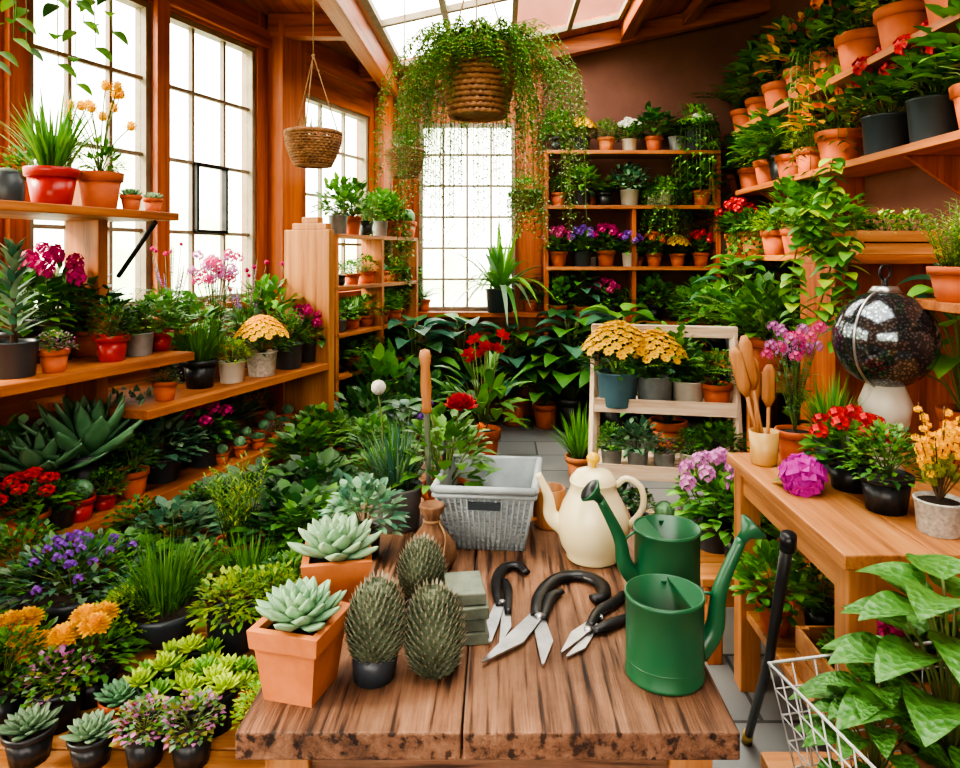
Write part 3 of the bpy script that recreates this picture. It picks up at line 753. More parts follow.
for px, ins, k, w, hs in [(28, .12, 'redrow:terra', 40, .75), (58, .1, 'herb:slate', 32, .8), (80, .08, 'cactus:red', 28, 1), (104, .1, 'herb:red', 26, .8), (132, .12, 'herb:terra', 32, 1), (162, .16, 'blueleafy:slate', 36, .8), (203, .16, 'hotger:slate', 34, .9), (88, .28, 'agave:black', 50, 1.15), (40, .36, 'agave:black', 46, 1), (136, .36, 'agave:zinc', 44, 1.1), (182, .38, 'blueleafy:black', 40, .8), (228, .42, 'agave:terra', 28, .8), (255, .45, 'herb:terra', 26, .8), (15, .5, 'leafy:black', 46, .8)]:
    place(k, Lp(px, ins, .55), w, hs=hs)
for i in range(12): place(['cactus:terra', 'rubysedum:terra', 'greeneche:terra', 'cactus:terra'][i % 4], Lp(222 + i * 6, .07 + (i % 3) * .10, .55), 14)

# ------------------------------------------------------------ low benches
for px, D, k, w in [(30, 1.75, 'eche:black', 48), (92, 1.74, 'eche:black', 44), (145, 1.74, 'rubysedum:black', 42), (192, 1.74, 'rubysedum:black', 44), (165, 1.89, 'sedum:black', 48), (214, 1.87, 'sedum:black', 48), (122, 1.88, 'greeneche:terra', 42), (244, 1.93, 'sedum:terra', 40), (58, 1.88, 'rubysedum:black', 50), (2, 1.88, 'herb:black', 50), (192, 1.99, 'sedum:black', 44), (262, 1.80, 'limeherb:black', 36)]:
    place(k, at(px, D, .34), w, hs=.85 if 'eche' in k else 1)
place('mari:black', at(14, 1.99, .34), 50, hs=.8); place('mari:black', at(92, 1.99, .34), 52, hs=.8); place('mari:black', at(48, 2.01, .34), 40, hs=.7)
for px, D, k, w, hs in [(165, 2.18, 'finegrass:bowl', 72, 1.05), (232, 2.14, 'limeherb:slate', 50, .9), (268, 2.2, 'limeherb:black', 46, .9), (200, 2.38, 'herb:terra', 44, .8), (128, 2.14, 'limeherb:black', 44, .8), (250, 2.4, 'finegrass:terra', 44, .7), (292, 2.3, 'herb:black', 44, .8), (20, 2.36, 'herb:black', 56, .8), (130, 2.42, 'leafy:black', 46, .6)]:
    place(k, at(px, D, .40), w, hs=hs)
place('lavbowl:bowl', at(72, 2.27, .40), None, s=1.08, hs=1)
for px, D, k, w, hs in [(175, 2.66, 'blueleafy:black', 44, .7), (240, 2.58, 'rosemary:terra', 48, 1.1), (205, 2.9, 'herb:terra', 44, .7), (292, 2.65, 'darkleafy:terra', 46, .75), (325, 2.62, 'leafy:black', 46, .75), (265, 3.0, 'darkleafy:black', 44, .65), (312, 3.0, 'darkleafy:terra', 46, .7), (345, 2.9, 'blueleafy:zinc', 40, .75), (140, 2.7, 'herb:black', 44, .8), (230, 3.1, 'blueleafy:black', 40, .6)]:
    place(k, at(px, D, .40), w, hs=hs)
for px, D, k, w, hs in [(302, 3.7, 'leafy:zinc', 30, .9), (326, 3.5, 'herb:blue', 24, 1), (348, 3.5, 'rubysedum:tlight', 22, 1.2), (318, 3.95, 'leafy:terra', 30, .9), (350, 4.0, 'fern:terra', 30, 1), (375, 3.8, 'leafy:terra', 26, 1), (395, 3.9, 'herb:terra', 26, 1), (378, 3.5, 'leafy:slate', 26, .8), (405, 4.1, 'bigleaf:terra', 26, .8)]:
    place(k, at(px, D, .38), w, hs=hs)

# ------------------------------------------------------------ far rack and back area
rr = random.Random(3)
smalls = ['herb:terra', 'herb:black', 'leafy:terra', 'fern:black', 'cactus:terra', 'rubysedum:white', 'trail:terra', 'leafy:zinc', 'grass:terra']
for z in (.68, 1.0, 1.36, 1.76):
    for i in range(6):
        px = 338 + i * 14; place(rr.choice(smalls), Lp(px, .62, z), 15 + rr.random() * 5, hs=.8 if z < 1.7 else 1.2)
for px, k in ((385, 'leafy:terra'), (350, 'fern:white')): place(k, Lp(px, .66, 1.76), 20)
for z, ks in ((2.59, ['leafy:black', 'yellowmum:slate', 'herb:tlight', 'whiteger:white', 'darkleafy:terra', 'fern:zinc', 'whiteger:slate']),
              (2.07, ['herb:terra', 'leafy:slate', 'fern:black', 'blueleafy:white', 'trail:white', 'trail:slate', 'darkleafy:terra']),
              (1.49, ['pinkger:terra', 'purpleger:slate', 'hotger:terra', 'purpleger:white', 'orangeger:terra', 'yellowmum:terra', 'redger:terra']),
              (.97, ['leafy:terra', 'bigleaf:terra', 'pinkger:blue', 'herb:terra', 'leafy:black', 'fern:slate', 'darkleafy:terra'])):
    for i, k in enumerate(ks):
        place(k, V((.56 + i * .23, 6.74 + rr.uniform(-.03, .03), z)), s=rr.uniform(.95, 1.2))
        if i % 2 and z < 2.5: place(rr.choice(smalls), V((.66 + i * .23, 6.86, z)), s=.7)
place('trail:slate', V((1.88, 6.72, 2.59)), s=1.5, hs=1.3); place('trail:white', V((1.56, 6.70, 2.07)), s=1.1, hs=1.1)
place('spider:slate', V((.0, 6.78, 1.05)), s=1.8, hs=.95)
for x, k in ((-.75, 'fern:terra'), (.3, 'herb:terra')): place(k, V((x, 6.84, 1.05)), s=.9)
# big floor foliage at the back (aisle between kept clear)
for x, y, k, s in [(-.75, 6.2, 'bigleaf:black', 1.9), (-.35, 6.5, 'hosta:black', 1.9), (.12, 6.62, 'bigleaf:terra', 1.7), (.66, 6.42, 'bigleaf:black', 2.0), (1.05, 6.2, 'hosta:black', 2.1), (-.95, 5.6, 'leafy:black', 1.9), (-.62, 5.5, 'darkleafy:terra', 1.5), (1.35, 5.6, 'bigleaf:terra', 1.9), (-.9, 4.8, 'darkleafy:black', 1.6), (.42, 6.5, 'hosta:terra', 1.5)]:
    place(k, V((x, y, 0)), s=s, hs=1.15)
place('anthur:terra', V((-.13, 5.3, 0)), s=1.7, hs=1.3); place('grass:tlight', V((.57, 5.0, 0)), s=1.3)
# right bench and shelves
for i in range(11):
    x = 1.72 + .25 * (i % 3) + rr.uniform(-.04, .04); y = 4.55 + .17 * i
    place(['leafy:terra', 'leafy:black', 'hosta:terra', 'fern:black', 'leafy:terra'][i % 5], V((x, y, .85)), s=rr.uniform(1.2, 1.6))
for px, k, w in [(695, 'darkleafy:terra', 24), (712, 'orangeger:terra', 24), (722, 'leafy:white', 26), (738, 'redger:terra', 26), (755, 'trail:tlight', 30), (776, 'limeherb:terra', 30), (797, 'leafy:terra', 32)]:
    place(k, Rp(px, .02, 1.6), w)
for px, k, w in [(722, 'leafy:terra', 22), (736, 'redger:terra', 24), (752, 'limeherb:terra', 28), (770, 'leafy:terra', 32), (792, 'fern:terra', 32), (812, 'limeherb:terra', 34), (840, 'orangeleaf:terra', 46), (888, 'redger:slate', 50), (937, 'redger:slate', 56), (985, 'leafy:terra', 60), (748, 'darkleafy:black', 26), (785, 'leafy:black', 34)]:
    place(k, Rp(px, .18, 2.2), w)
for px, k, w in [(728, 'redger:terra', 26), (745, 'fern:terra', 28), (762, 'leafy:terra', 32), (782, 'leafy:terra', 38), (806, 'orangeleaf:terra', 42), (835, 'trail:terra', 46), (862, 'orangeger:terra', 50), (905, 'limeherb:terra', 56), (955, 'leafy:terra', 60)]:
    place(k, Rp(px, .18, 2.78), w)
# partition shelf: crate of herbs, pothos
def crate(mb, w, d, h):
    n = 2
    for i in range(n):
        z = h * i / n + .004
        for (x0, x1, y0, y1) in ((-w, w, -d, -d + .01), (-w, w, d - .01, d), (-w, -w + .01, -d + .01, d - .01), (w - .01, w, -d + .01, d - .01)):
            mb.box(x0, x1, y0, y1, z, z + h / n - .008, 'pale_wood_x')
    for sx in (-1, 1):
        for sy in (-1, 1): mb.box(sx * (w - .02) - .012, sx * (w - .02) + .012, sy * (d - .02) - .009, sy * (d - .02) + .009, 0, h, 'pale_wood_z')
    mb.box(-w + .01, w - .01, -d + .01, d - .01, 0, .01, 'pale_wood_x')
mb = MB(); crate(mb, .19, .11, .11)
mb.box(-.178, .178, -.098, .098, .01, .09, 'soil')
for cx in (-.12, 0, .12): bush(mb, random.Random(5), .09, .09, .12, 150, .035, .022, ['g_fresh', 'g_lime', 'g_mid'], cx=cx)
obj('wooden_herb_crate', mb, at(885, 3.18, 1.6), (0, 0, .05))
place('leafy:tlight', at(832, 3.25, 1.6), 34, hs=.8)
place('rosemary:terra', at(958, 2.25, 1.45), 54, hs=.8)
def vine(name, origin, strands, seed, leafL=.08, mats=('g_fresh', 'g_mid', 'g_lime')):
    rg = random.Random(seed); mb = MB()
    for pts in strands:
        sp = spline(pts, 8); mb.tube(sp, .0035, 'stem', 5)
        for j, q in enumerate(sp):
            for e in (0, 1):
                a = j * 2.4 + e * 2.6; d = V((math.cos(a), math.sin(a) - .4, -.15)); leaf(mb, q, d, leafL * rg.uniform(.7, 1.2), leafL * .75, rg.choice(mats), 5, .35, .2, pk=.65)
    return obj(name, mb, origin)
vine('pothos_vine', at(822, 3.0, 1.62), [[(0, .05, .0), (-.02, -.08, .22), (.0, -.10, .38)], [(0, .05, 0), (-.1, -.06, .1), (-.16, -.08, -.1), (-.15, -.08, -.35)], [(0, .05, 0), (.06, -.08, .05), (.05, -.1, -.15), (.02, -.1, -.38)], [(0, .05, 0), (-.06, -.05, .15), (-.2, -.06, .18)], [(0, .05, 0), (.0, -.08, -.05), (-.07, -.1, -.28)]], 4)

# ------------------------------------------------------------ right table items
def RT(px, py): D = 525 / (py - 255); return V(((px - 500) / 700 * D, D, .85))
mb = MB()
mb.lathe([(0, 0), (.04, 0), (.045, .01), (.052, .12), (.047, .12), (.042, .01)], 'amber_ceramic', 20)
for i, (x, y, lx, h) in enumerate([(0, 0, -.11, .42), (.02, .01, -.07, .46), (-.02, .02, -.035, .38), (.02, -.02, .01, .36)]):
    p0 = V((x * .5, y * .5, .02)); p1 = V((lx, y, h)); m = p0.lerp(p1, .55)
    mb.tube([p0, m], .007, 'pale_wood_z', 6); mb.tube([m, m.lerp(p1, .2), m.lerp(p1, .85), p1], [.007, .026, .024, .010], 'pale_wood_z', 8, flat=.25, ref=(0, 1, 0))
obj('utensil_crock', mb, RT(764, 464))
place('tallpink:terra', RT(795, 460), 38, hs=1.0); place('grass:blue', RT(832, 470), 34, hs=1.2); place('redger:black', RT(850, 488), 46, hs=.8)
place('herb:black', RT(886, 510), 50, hs=.9); place('twig:speck', RT(939, 532), 46, hs=.9)
mb = MB(); cluster(mb, random.Random(1), (0, 0, .05), .06, 'f_magenta', 44, .55); leaf(mb, (.0, .03, .02), (.5, .6, .1), .1, .06, 'g_mid', 5); leaf(mb, (0, .03, .02), (-.6, .5, .1), .09, .06, 'g_mid', 5)
obj('hydrangea_bloom', mb, RT(803, 492))
place('hosta:terra', at(965, 2.52, .85), 50, hs=1.35)
mb = MB(); mb.lathe([(0, 0), (.055, 0), (.06, .015), (.035, .05), (.035, .10), (.075, .17), (.085, .24), (.07, .28), (.06, .31), (.05, .31), (.04, .2)], 'white_glaze', 24)
mb.sphere((0, 0, .46), .168, 'hammered_metal', 40, 24); mb.lathe([(0, 0.025), (.04, .022), (.055, 0), (.02, -.0)], 'steel', 16, (0, 0, .62)); mb.tube([(0, 0, .63), (0, 0, .67)], .012, 'dark_metal', 8)
mb.tube([(.168 * math.cos(t) + 0, .0, .46 + .171 * math.sin(t)) for t in [i * 2 * pi / 40 for i in range(40)]], .005, 'steel', 6, closed=True)
mb.tube([(.03 * math.cos(t), 0, .69 + .025 * math.sin(t)) for t in [i * 2 * pi / 16 for i in range(16)]], .005, 'dark_metal', 6, closed=True)
obj('hammered_globe_lantern', mb, at(885, 2.42, .85), (0, 0, .5))
mb = MB(); crate(mb, .20, .15, .15); obj('wooden_crate', mb, V((1.12, 2.03, .3)))
for dx, k in ((-.11, 'herb:black'), (.0, 'pinkger:terra'), (.11, 'leafy:black')): place(k, V((1.12 + dx, 2.03, .311)), s=.66)
for px, D, k in [(775, 2.42, 'leafy:terra'), (820, 2.42, 'herb:black')]: place(k, at(px, D, .30), 36)
for px, D, k, w in [(715, 3.0, 'lilacger:slate', 44), (740, 2.85, 'leafy:black', 38), (760, 2.95, 'hotger:black', 38)]: place(k, at(px, D, .35), w)
bench('low_plant_bench', .78, 1.4, 2.7, 3.15, .35)
# cane
mb = MB(); mb.tube([(.81, 2.3, .0), (.77, 2.0, .45), (.735, 1.79, .86)], [.013, .014, .016], 'black_hose', 10); mb.tube([(.735, 1.79, .85), (.732, 1.775, .89)], [.022, .020], 'dark_metal', 10); mb.tube([(.81, 2.3, 0), (.805, 2.27, .05)], [.018, .016], 'brass', 10)
obj('walking_cane', mb)

# ------------------------------------------------------------ wire basket + coleus, lower right
mb = MB(); W0, W1, H = .17, .22, .26
def sq(w, z): return [(-w, -w * .8, z), (w, -w * .8, z), (w, w * .8, z), (-w, w * .8, z)]
for i in range(6):
    t = i / 5; mb.tube(sq(W0 + (W1 - W0) * t, H * t), .004 if i == 5 else .0022, 'wire_white', 6, closed=True)
for i in range(9):
    u = -1 + 2 * i / 8
    for sx in (-1, 1):
        mb.tube([(u * W0, sx * W0 * .8, 0), (u * W1, sx * W1 * .8, H)], .0018, 'wire_white', 5); mb.tube([(sx * W0, u * W0 * .8, 0), (sx * W1, u * W1 * .8, H)], .0018, 'wire_white', 5)
    mb.tube([(u * W0, -W0 * .8, 0), (u * W0, W0 * .8, 0)], .0018, 'wire_white', 5)
BX = V((.83, 1.38, .46))
obj('wire_basket', mb, BX, (0, 0, .2))
place('quilt:terra', BX + V((-.08, .02, .004)), s=.62); place('quilt:wick', BX + V((.08, .03, .004)), s=1.08, hs=.95)
bench('low_plant_bench', .60, 1.18, 1.15, 1.62, .455)
def wicker(mb, R0, R1, H, z0=0, rows=12, n=28, mat='wicker'):
    for i in range(rows + 1):
        t = i / rows; R = R0 + (R1 - R0) * math.sin(t * pi / 2); z = z0 + H * t; seg = n * 2
        mb.tube([((R + .006 * math.cos(n * a + i * pi)) * math.cos(a), (R + .006 * math.cos(n * a + i * pi)) * math.sin(a), z) for a in [2 * pi * k / seg for k in range(seg)]], H / rows * .55, mat, 5, closed=True)
    for k in range(n):
        a = 2 * pi * k / n; mb.tube([((R0 + (R1 - R0) * math.sin(t * pi / 2)) * math.cos(a), (R0 + (R1 - R0) * math.sin(t * pi / 2)) * math.sin(a), z0 + H * t) for t in (0, .33, .66, 1)], .006, mat, 4)
    mb.lathe([(0, 0), (R0, 0)], mat, 20, (0, 0, z0)); mb.lathe([(R1 * .97, H * .88), (0, H * .92)], 'soil', 20, (0, 0, z0))
    mb.tube([(R1 * math.cos(a), R1 * math.sin(a), z0 + H + .006) for a in [2 * pi * k / 32 for k in range(32)]], .012, mat, 6, closed=True)

# ------------------------------------------------------------ hanging baskets
def hanging(name, loc, R, H, top, foliage, seed, R0f=.62):
    rg = random.Random(seed); mb = MB(); wicker(mb, R * R0f, R, H)
    for k in range(3):
        a = 2 * pi * k / 3 + .5; mb.tube([(R * math.cos(a), R * math.sin(a), H), (0, 0, H + R * 3.0)], .0035, 'rope', 5)
    mb.tube([(0, 0, H + R * 3.0), (0, 0, top - loc[2])], .004, 'rope', 5)
    mb.sphere((0, 0, H + R * 3.0), .01, 'rope', 6, 4)
    foliage(mb, rg, R, H); return obj(name, mb, loc)
def fol_big(mb, rg, R, H):
    for i in range(160):
        a = i * 2.4; front = max(0, -math.sin(a)) * (1 if abs(math.cos(a)) < .8 else 0)
        L = rg.uniform(.22, .82) * (1 - .9 * front); out = rg.uniform(1.25, 3.0) * R * (1 - .5 * front); up = rg.uniform(-.02, .09)
        pts = spline([(R * .4 * math.cos(a), R * .4 * math.sin(a), H), (out * .6 * math.cos(a), out * .6 * math.sin(a), H + up + .03), (out * math.cos(a), out * math.sin(a), H - L * .35 + up * .4), (out * 1.08 * math.cos(a), out * 1.08 * math.sin(a), H - L)], 10)
        mb.tube(pts, .0016, 'stem', 3)
        for j, q in enumerate(pts[4:]):
            for e in range(4): leaf(mb, q + V((0, 0, -.006 * e)), (math.cos(j * 2.4 + e * 1.7), math.sin(j * 2.4 + e * 1.7), .1), .026, .010, rg.choice(['g_fresh', 'g_mid', 'g_fresh', 'g_olive']), 2, .5)
    for i in range(50):
        a = i * 2.4; leaf(mb, (R * .3 * math.cos(a), R * .3 * math.sin(a), H), (math.cos(a) * .8, math.sin(a) * .8, 1), rg.uniform(.2, .34), .010, rg.choice(['g_fresh', 'g_mid', 'g_lime']), 6, .7)
def fol_small(mb, rg, R, H): grass(mb, rg, H * .9, 22, .17, .006, .9, ['g_mid', 'g_olive'], .5)
def fol_mid(mb, rg, R, H): grass(mb, rg, H * .9, 60, .26, .012, .8, ['g_mid', 'g_fresh'], .4)
def fol_ball(mb, rg, R, H):
    bush(mb, rg, H, R * 1.4, R * 1.3, 260, .05, .02, ['g_fresh', 'g_mid'])
    for i in range(80):
        a = i * 2.4; L = rg.uniform(.1, .4); pts = spline([(R * .5 * math.cos(a), R * .5 * math.sin(a), H), (R * 1.2 * math.cos(a), R * 1.2 * math.sin(a), H), (R * 1.3 * math.cos(a), R * 1.3 * math.sin(a), H - L)], 6)
        for j, q in enumerate(pts):
            for e in (0, 1): leaf(mb, q, (math.cos(j * 2 + e * 3), math.sin(j * 2 + e * 3), 0), .04, .018, rg.choice(['g_fresh', 'g_mid', 'g_mid']), 2, .3)
def fol_ivy(mb, rg, R, H):
    for i in range(16):
        a = i * 2.4; L = rg.uniform(.15, .62); o = R * rg.uniform(1.2, 2.0)
        pts = spline([(R * .5 * math.cos(a), R * .5 * math.sin(a), H), (o * math.cos(a), o * math.sin(a), H + .02), (1.15 * o * math.cos(a), 1.15 * o * math.sin(a), H - L)], 6)
        mb.tube(pts, .002, 'stem', 4)
        for j, q in enumerate(pts[1:]): leaf(mb, q, (math.cos(j * 2.4), math.sin(j * 2.4), -.1), .075, .05, rg.choice(['g_fresh', 'g_mid', 'g_dark']), 5, .4, pk=.65)
hanging('hanging_basket_with_trailing_plant', V((-.095, 3.0, 2.20)), .152, .27, 3.53, fol_big, 1, .74)
hanging('hanging_wicker_basket', V((-.96, 3.6, 2.06)), .135, .16, 3.33, fol_small, 2)
hanging('hanging_wicker_basket', V((-.62, 4.55, 2.11)), .12, .16, 3.38, fol_mid, 3)
hanging('hanging_basket_with_fern', V((.22, 6.1, 2.0)), .11, .14, 3.6, fol_ball, 4)
hanging('hanging_ivy_basket', V((-1.72, 2.55, 2.66)), .12, .14, 3.33, fol_ivy, 5)

# ------------------------------------------------------------ items on the main table
def sqpot(name, loc, w, h, seed, rot=0, tilt=0, R=None):
    rg = random.Random(seed); mb = MB(); w0 = w * .72
    def shell(a0, a1, z0, z1, th):
        for sx, sy in ((1, 0), (-1, 0), (0, 1), (0, -1)):
            vs = []
            for a, z in ((a0, z0), (a1, z1)):
                for off in (a / 2, a / 2 - th):
                    for e in (-1, 1):
                        vs.append((sx * off + (e * off if sx == 0 else 0), sy * off + (e * off if sy == 0 else 0), z))
            mb.add(vs, [(0, 1, 5, 4), (2, 6, 7, 3), (4, 5, 7, 6), (0, 2, 3, 1)], 'terracotta_light', False)
    shell(w0, w * .91, 0, h * .76, .008); shell(w, w * 1.05, h * .75, h, .016)
    mb.frustum(w0 * .97, w0 * .97, w, w, h * .745, h * .75, 'terracotta_light')
    mb.frustum(w0 * .97, w0 * .97, w0 * .97, w0 * .97, .0, .008, 'terracotta_light'); mb.frustum(w0 * .9, w0 * .9, w * .9, w * .9, h * .77, h * .9, 'soil')
    rosette(mb, rg, (0, 0, h * .93), R or w * .55, 'g_eche', 40, .46)
    return obj(name, mb, loc, (0, 0, rot))
sqpot('echeveria_in_square_pot', V((-.39, 1.375, .75)), .140, .14, 3, -.25, R=.098)
sqpot('echeveria_in_square_pot', V((-.385, 1.66, .75)), .15, .15, 4, .2, R=.118)

def pinecactus(name, loc, R, H, seed, pott=False, tilt=(0, 0)):
    rg = random.Random(seed); mb = MB(); z0 = 0
    if pott:
        mb.lathe([(0, 0), (R * .65, 0), (R * .75, .055), (R * .68, .055), (R * .6, .045)], 'slate_glaze', 24, rib=.02, ribn=12); z0 = .04
    def pr(t): return R * .86 * math.sin(pi * (.15 + .80 * t)) ** .6
    prof = [(0, z0)] + [(pr(t), z0 + H * t) for t in [i / 16 for i in range(17)]] + [(0, z0 + H * 1.03)]
    mb.lathe(prof, 'cactus_scale', 20)
    n = 300
    for i in range(n):
        t = (i + .5) / n; a = i * 2.39996 + rg.uniform(-.03, .03); r = pr(t) * .97 * (1 if t < .97 else .6)
        p = V((r * math.cos(a), r * math.sin(a), z0 + H * t)); out = V((math.cos(a), math.sin(a), 0))
        d = out * (.9 - t * .4) + Z * (.5 + t * 1.0) + V((rg.uniform(-.08, .08), rg.uniform(-.08, .08), rg.uniform(-.08, .08))); d.normalize(); s_ = out.cross(Z); L = R * .27 * rg.uniform(.85, 1.15); W = R * .135
        vs = [p - s_ * W, p + s_ * W, p + d * L * .3 + out * W * .7, p - Z * W * 1.1, p + d * L]
        mb.add(vs, [(0, 2, 4), (2, 1, 4), (3, 0, 4), (1, 3, 4)], 'cactus_scale', False)
        e = p + d * L * .75; mb.add([e - s_ * W * .3, e + s_ * W * .3, e + out * W * .3, e + d * L * .75], [(0, 2, 3), (2, 1, 3), (1, 0, 3)], 'cactus_tip', False)
    return obj(name, mb, loc, (tilt[0], tilt[1], 0))
pinecactus('scaly_cactus', V((-.255, 1.41, .75)), .062, .145, 1, True, (0, .06))
pinecactus('scaly_cactus', V((-.135, 1.435, .753)), .064, .155, 2, False, (0, 0))
pinecactus('scaly_cactus', V((-.185, 1.66, .75)), .058, .125, 3, True, (0, 0))
# stack of slate blocks
mb = MB(); rg = random.Random(6)
for i in range(4): mb.box(-.045 + rg.uniform(-.006, .006), .045 + rg.uniform(-.006, .006), -.06 + rg.uniform(-.01, .01), .06, i * .028, i * .028 + .026, 'grey_stone')
obj('stacked_slate_blocks', mb, V((-.080, 1.58, .75)), (0, 0, .15), bev=.003)
# linen pouch
mb = MB(); mb.lathe([(0, 0), (.05, 0), (.065, .03), (.06, .07), (.03, .11), (.018, .13), (.02, .14), (.035, .17), (.03, .175), (.01, .14)], 'linen', 36, rib=.06, ribn=9)
mb.tube([(.021 * math.cos(a), .021 * math.sin(a), .13) for a in [2 * pi * k / 16 for k in range(16)]], .004, 'rope', 5, closed=True); mb.tube(spline([(.02, -.01, .13), (.04, -.04, .1), (.035, -.06, .05)], 5), .0025, 'rope', 5)
obj('linen_pouch', mb, V((-.185, 1.90, .75)))
place('bluegrass:zinc', V((-.325, 2.2, .75)), s=1.05, hs=.95)
place('blueleafy:slate', V((-.385, 1.98, .75)), s=.62)
# rose in pot with dibber
mb = MB(); z = pot(mb, 'terra', .08, .13); rg = random.Random(8)
bush(mb, rg, z, .12, .24, 170, .07, .04, ['g_mid', 'g_fresh', 'g_fresh'], 3)
rose(mb, rg, (.05, -.06, z + .28), .055, 'f_red'); mb.tube([(0, 0, z), (.05, -.06, z + .29)], .003, 'stem', 5)
for (x, y, h, r, c) in ((-.05, -.02, .27, .018, 'f_purple'), (-.08, .02, .22, .016, 'f_purple'), (.11, -.03, .20, .018, 'f_orange')):
    mb.tube([(0, 0, z), (x, y, z + h)], .003, 'stem', 5); pom(mb, rg, (x, y, z + h), r, c, 30)
obj('potted_red_rose', mb, V((-.17, 2.2, .75)))
mb = MB(); mb.lathe([(0, .0), (.008, .03), (.009, .25), (.012, .26)], 'steel', 12); mb.lathe([(.012, .26), (.017, .265), (.014, .28), (.017, .34), (.014, .40), (.019, .43), (.015, .45), (0, .455)], 'pale_wood_z', 14)
obj('garden_dibber', mb, V((-.215, 2.13, .86)), (.0, -.03, 0))
mb = MB(); mb.tube(spline([(0, 0, 0), (.01, 0, .2), (-.005, 0, .36)], 5), .003, 'stem', 5); mb.sphere((-.005, 0, .38), .024, 'speckled_ceramic', 12, 8); mb.lathe([(.004, .02), (0, .03)], 'stem', 6, (-.005, 0, .38))
obj('allium_bulb_on_stem', mb, V((-.38, 2.22, .80)))
# grey basket
mb = MB(); bw, bd, tw, td, H = .215, .22, .28, .30, .185
def bar(p, q, r=.004): mb.tube([p, q], r, 'grey_basket', 4)
th = .008
for (sx, sy) in ((1, 0), (-1, 0), (0, 1), (0, -1)):
    vs = []
    for w, d, z in ((bw, bd, 0), (tw, td, H)):
        for off in (0, th):
            for e in (-1, 1):
                x = sx * (w / 2 - off) if sx else e * (w / 2 - off); y = sy * (d / 2 - off) if sy else e * (d / 2 - off); vs.append((x, y, z))
    mb.add(vs, [(0, 1, 5, 4), (2, 6, 7, 3), (4, 5, 7, 6), (0, 2, 3, 1)], 'grey_basket', False)
mb.box(-bw / 2 + .002, bw / 2 - .002, -bd / 2 + .002, bd / 2 - .002, 0, .008, 'grey_basket')
for i in range(1, 11):
    t = i / 11 * .86; w = (bw + (tw - bw) * t) / 2 + .002; d = (bd + (td - bd) * t) / 2 + .002; z = H * t
    for k in range(4):
        c = [(-w, -d, z), (w, -d, z), (w, d, z), (-w, d, z)]; bar(c[k], c[(k + 1) % 4], .003)
for i in range(17):
    u = -1 + 2 * i / 16
    for sx in (-1, 1):
        bar((u * bw / 2, sx * (bd / 2 + .003), 0), (u * tw / 2 * .98, sx * (td / 2 + .001), H * .9), .0035); bar((sx * (bw / 2 + .003), u * bd / 2, 0), (sx * (tw / 2 + .001), u * td / 2 * .98, H * .9), .0035)
c = [(-tw / 2 - .004, -td / 2 - .004, H), (tw / 2 + .004, -td / 2 - .004, H), (tw / 2 + .004, td / 2 + .004, H), (-tw / 2 - .004, td / 2 + .004, H)]
for k in range(4):
    p, q = V(c[k]), V(c[(k + 1) % 4]); mb.tube([p, q], .011, 'grey_basket', 8); mb.tube([p - Z * .018, q - Z * .018], .007, 'grey_basket', 6)
for sy in (-1, 1): mb.box(-.045, .045, sy * (td / 2 + .002) - .006, sy * (td / 2 + .002) + .006, H - .055, H - .035, 'slate_glaze')
obj('grey_plastic_basket', mb, V((-.03, 2.13, .75)), (0, 0, -.10))
# brown mug behind pitcher
mb = MB(); mb.lathe([(0, 0), (.045, 0), (.05, .01), (.052, .12), (.046, .12), (.044, .01)], 'pale_wood_z', 24); mb.tube(spline([(.05, 0, .1), (.085, 0, .09), (.085, 0, .04), (.05, 0, .03)], 6), .007, 'pale_wood_z', 8)
obj('wooden_mug', mb, V((.155, 2.2, .75)), (0, 0, -2.6))
# cream teapot
mb = MB()
mb.lathe([(0, 0), (.075, 0), (.08, .006), (.078, .014), (.095, .04), (.108, .085), (.106, .12), (.092, .16), (.074, .195), (.066, .215), (.070, .225), (.070, .232), (.062, .232)], 'cream_enamel', 40)
mb.lathe([(.068, .232), (.066, .24), (.05, .258), (.02, .268), (0, .27)], 'cream_enamel', 32)
mb.lathe([(.01, .266), (.008, .276), (.02, .29), (.02, .30), (.01, .312), (0, .314)], 'yellow_glaze', 20)
mb.tube(spline([(-.08, 0, .085), (-.125, 0, .12), (-.135, 0, .18), (-.165, 0, .245)], 7), [.030 - .019 * min(1, i / 18) for i in range(22)], 'cream_enamel', 14)
mb.tube(spline([(.066, 0, .215), (.10, 0, .238), (.142, 0, .21), (.145, 0, .15), (.10, 0, .09)], 7), .0095, 'cream_enamel', 10)
obj('cream_enamel_teapot', mb, V((.262, 1.97, .75)), (0, 0, -.1), .94)
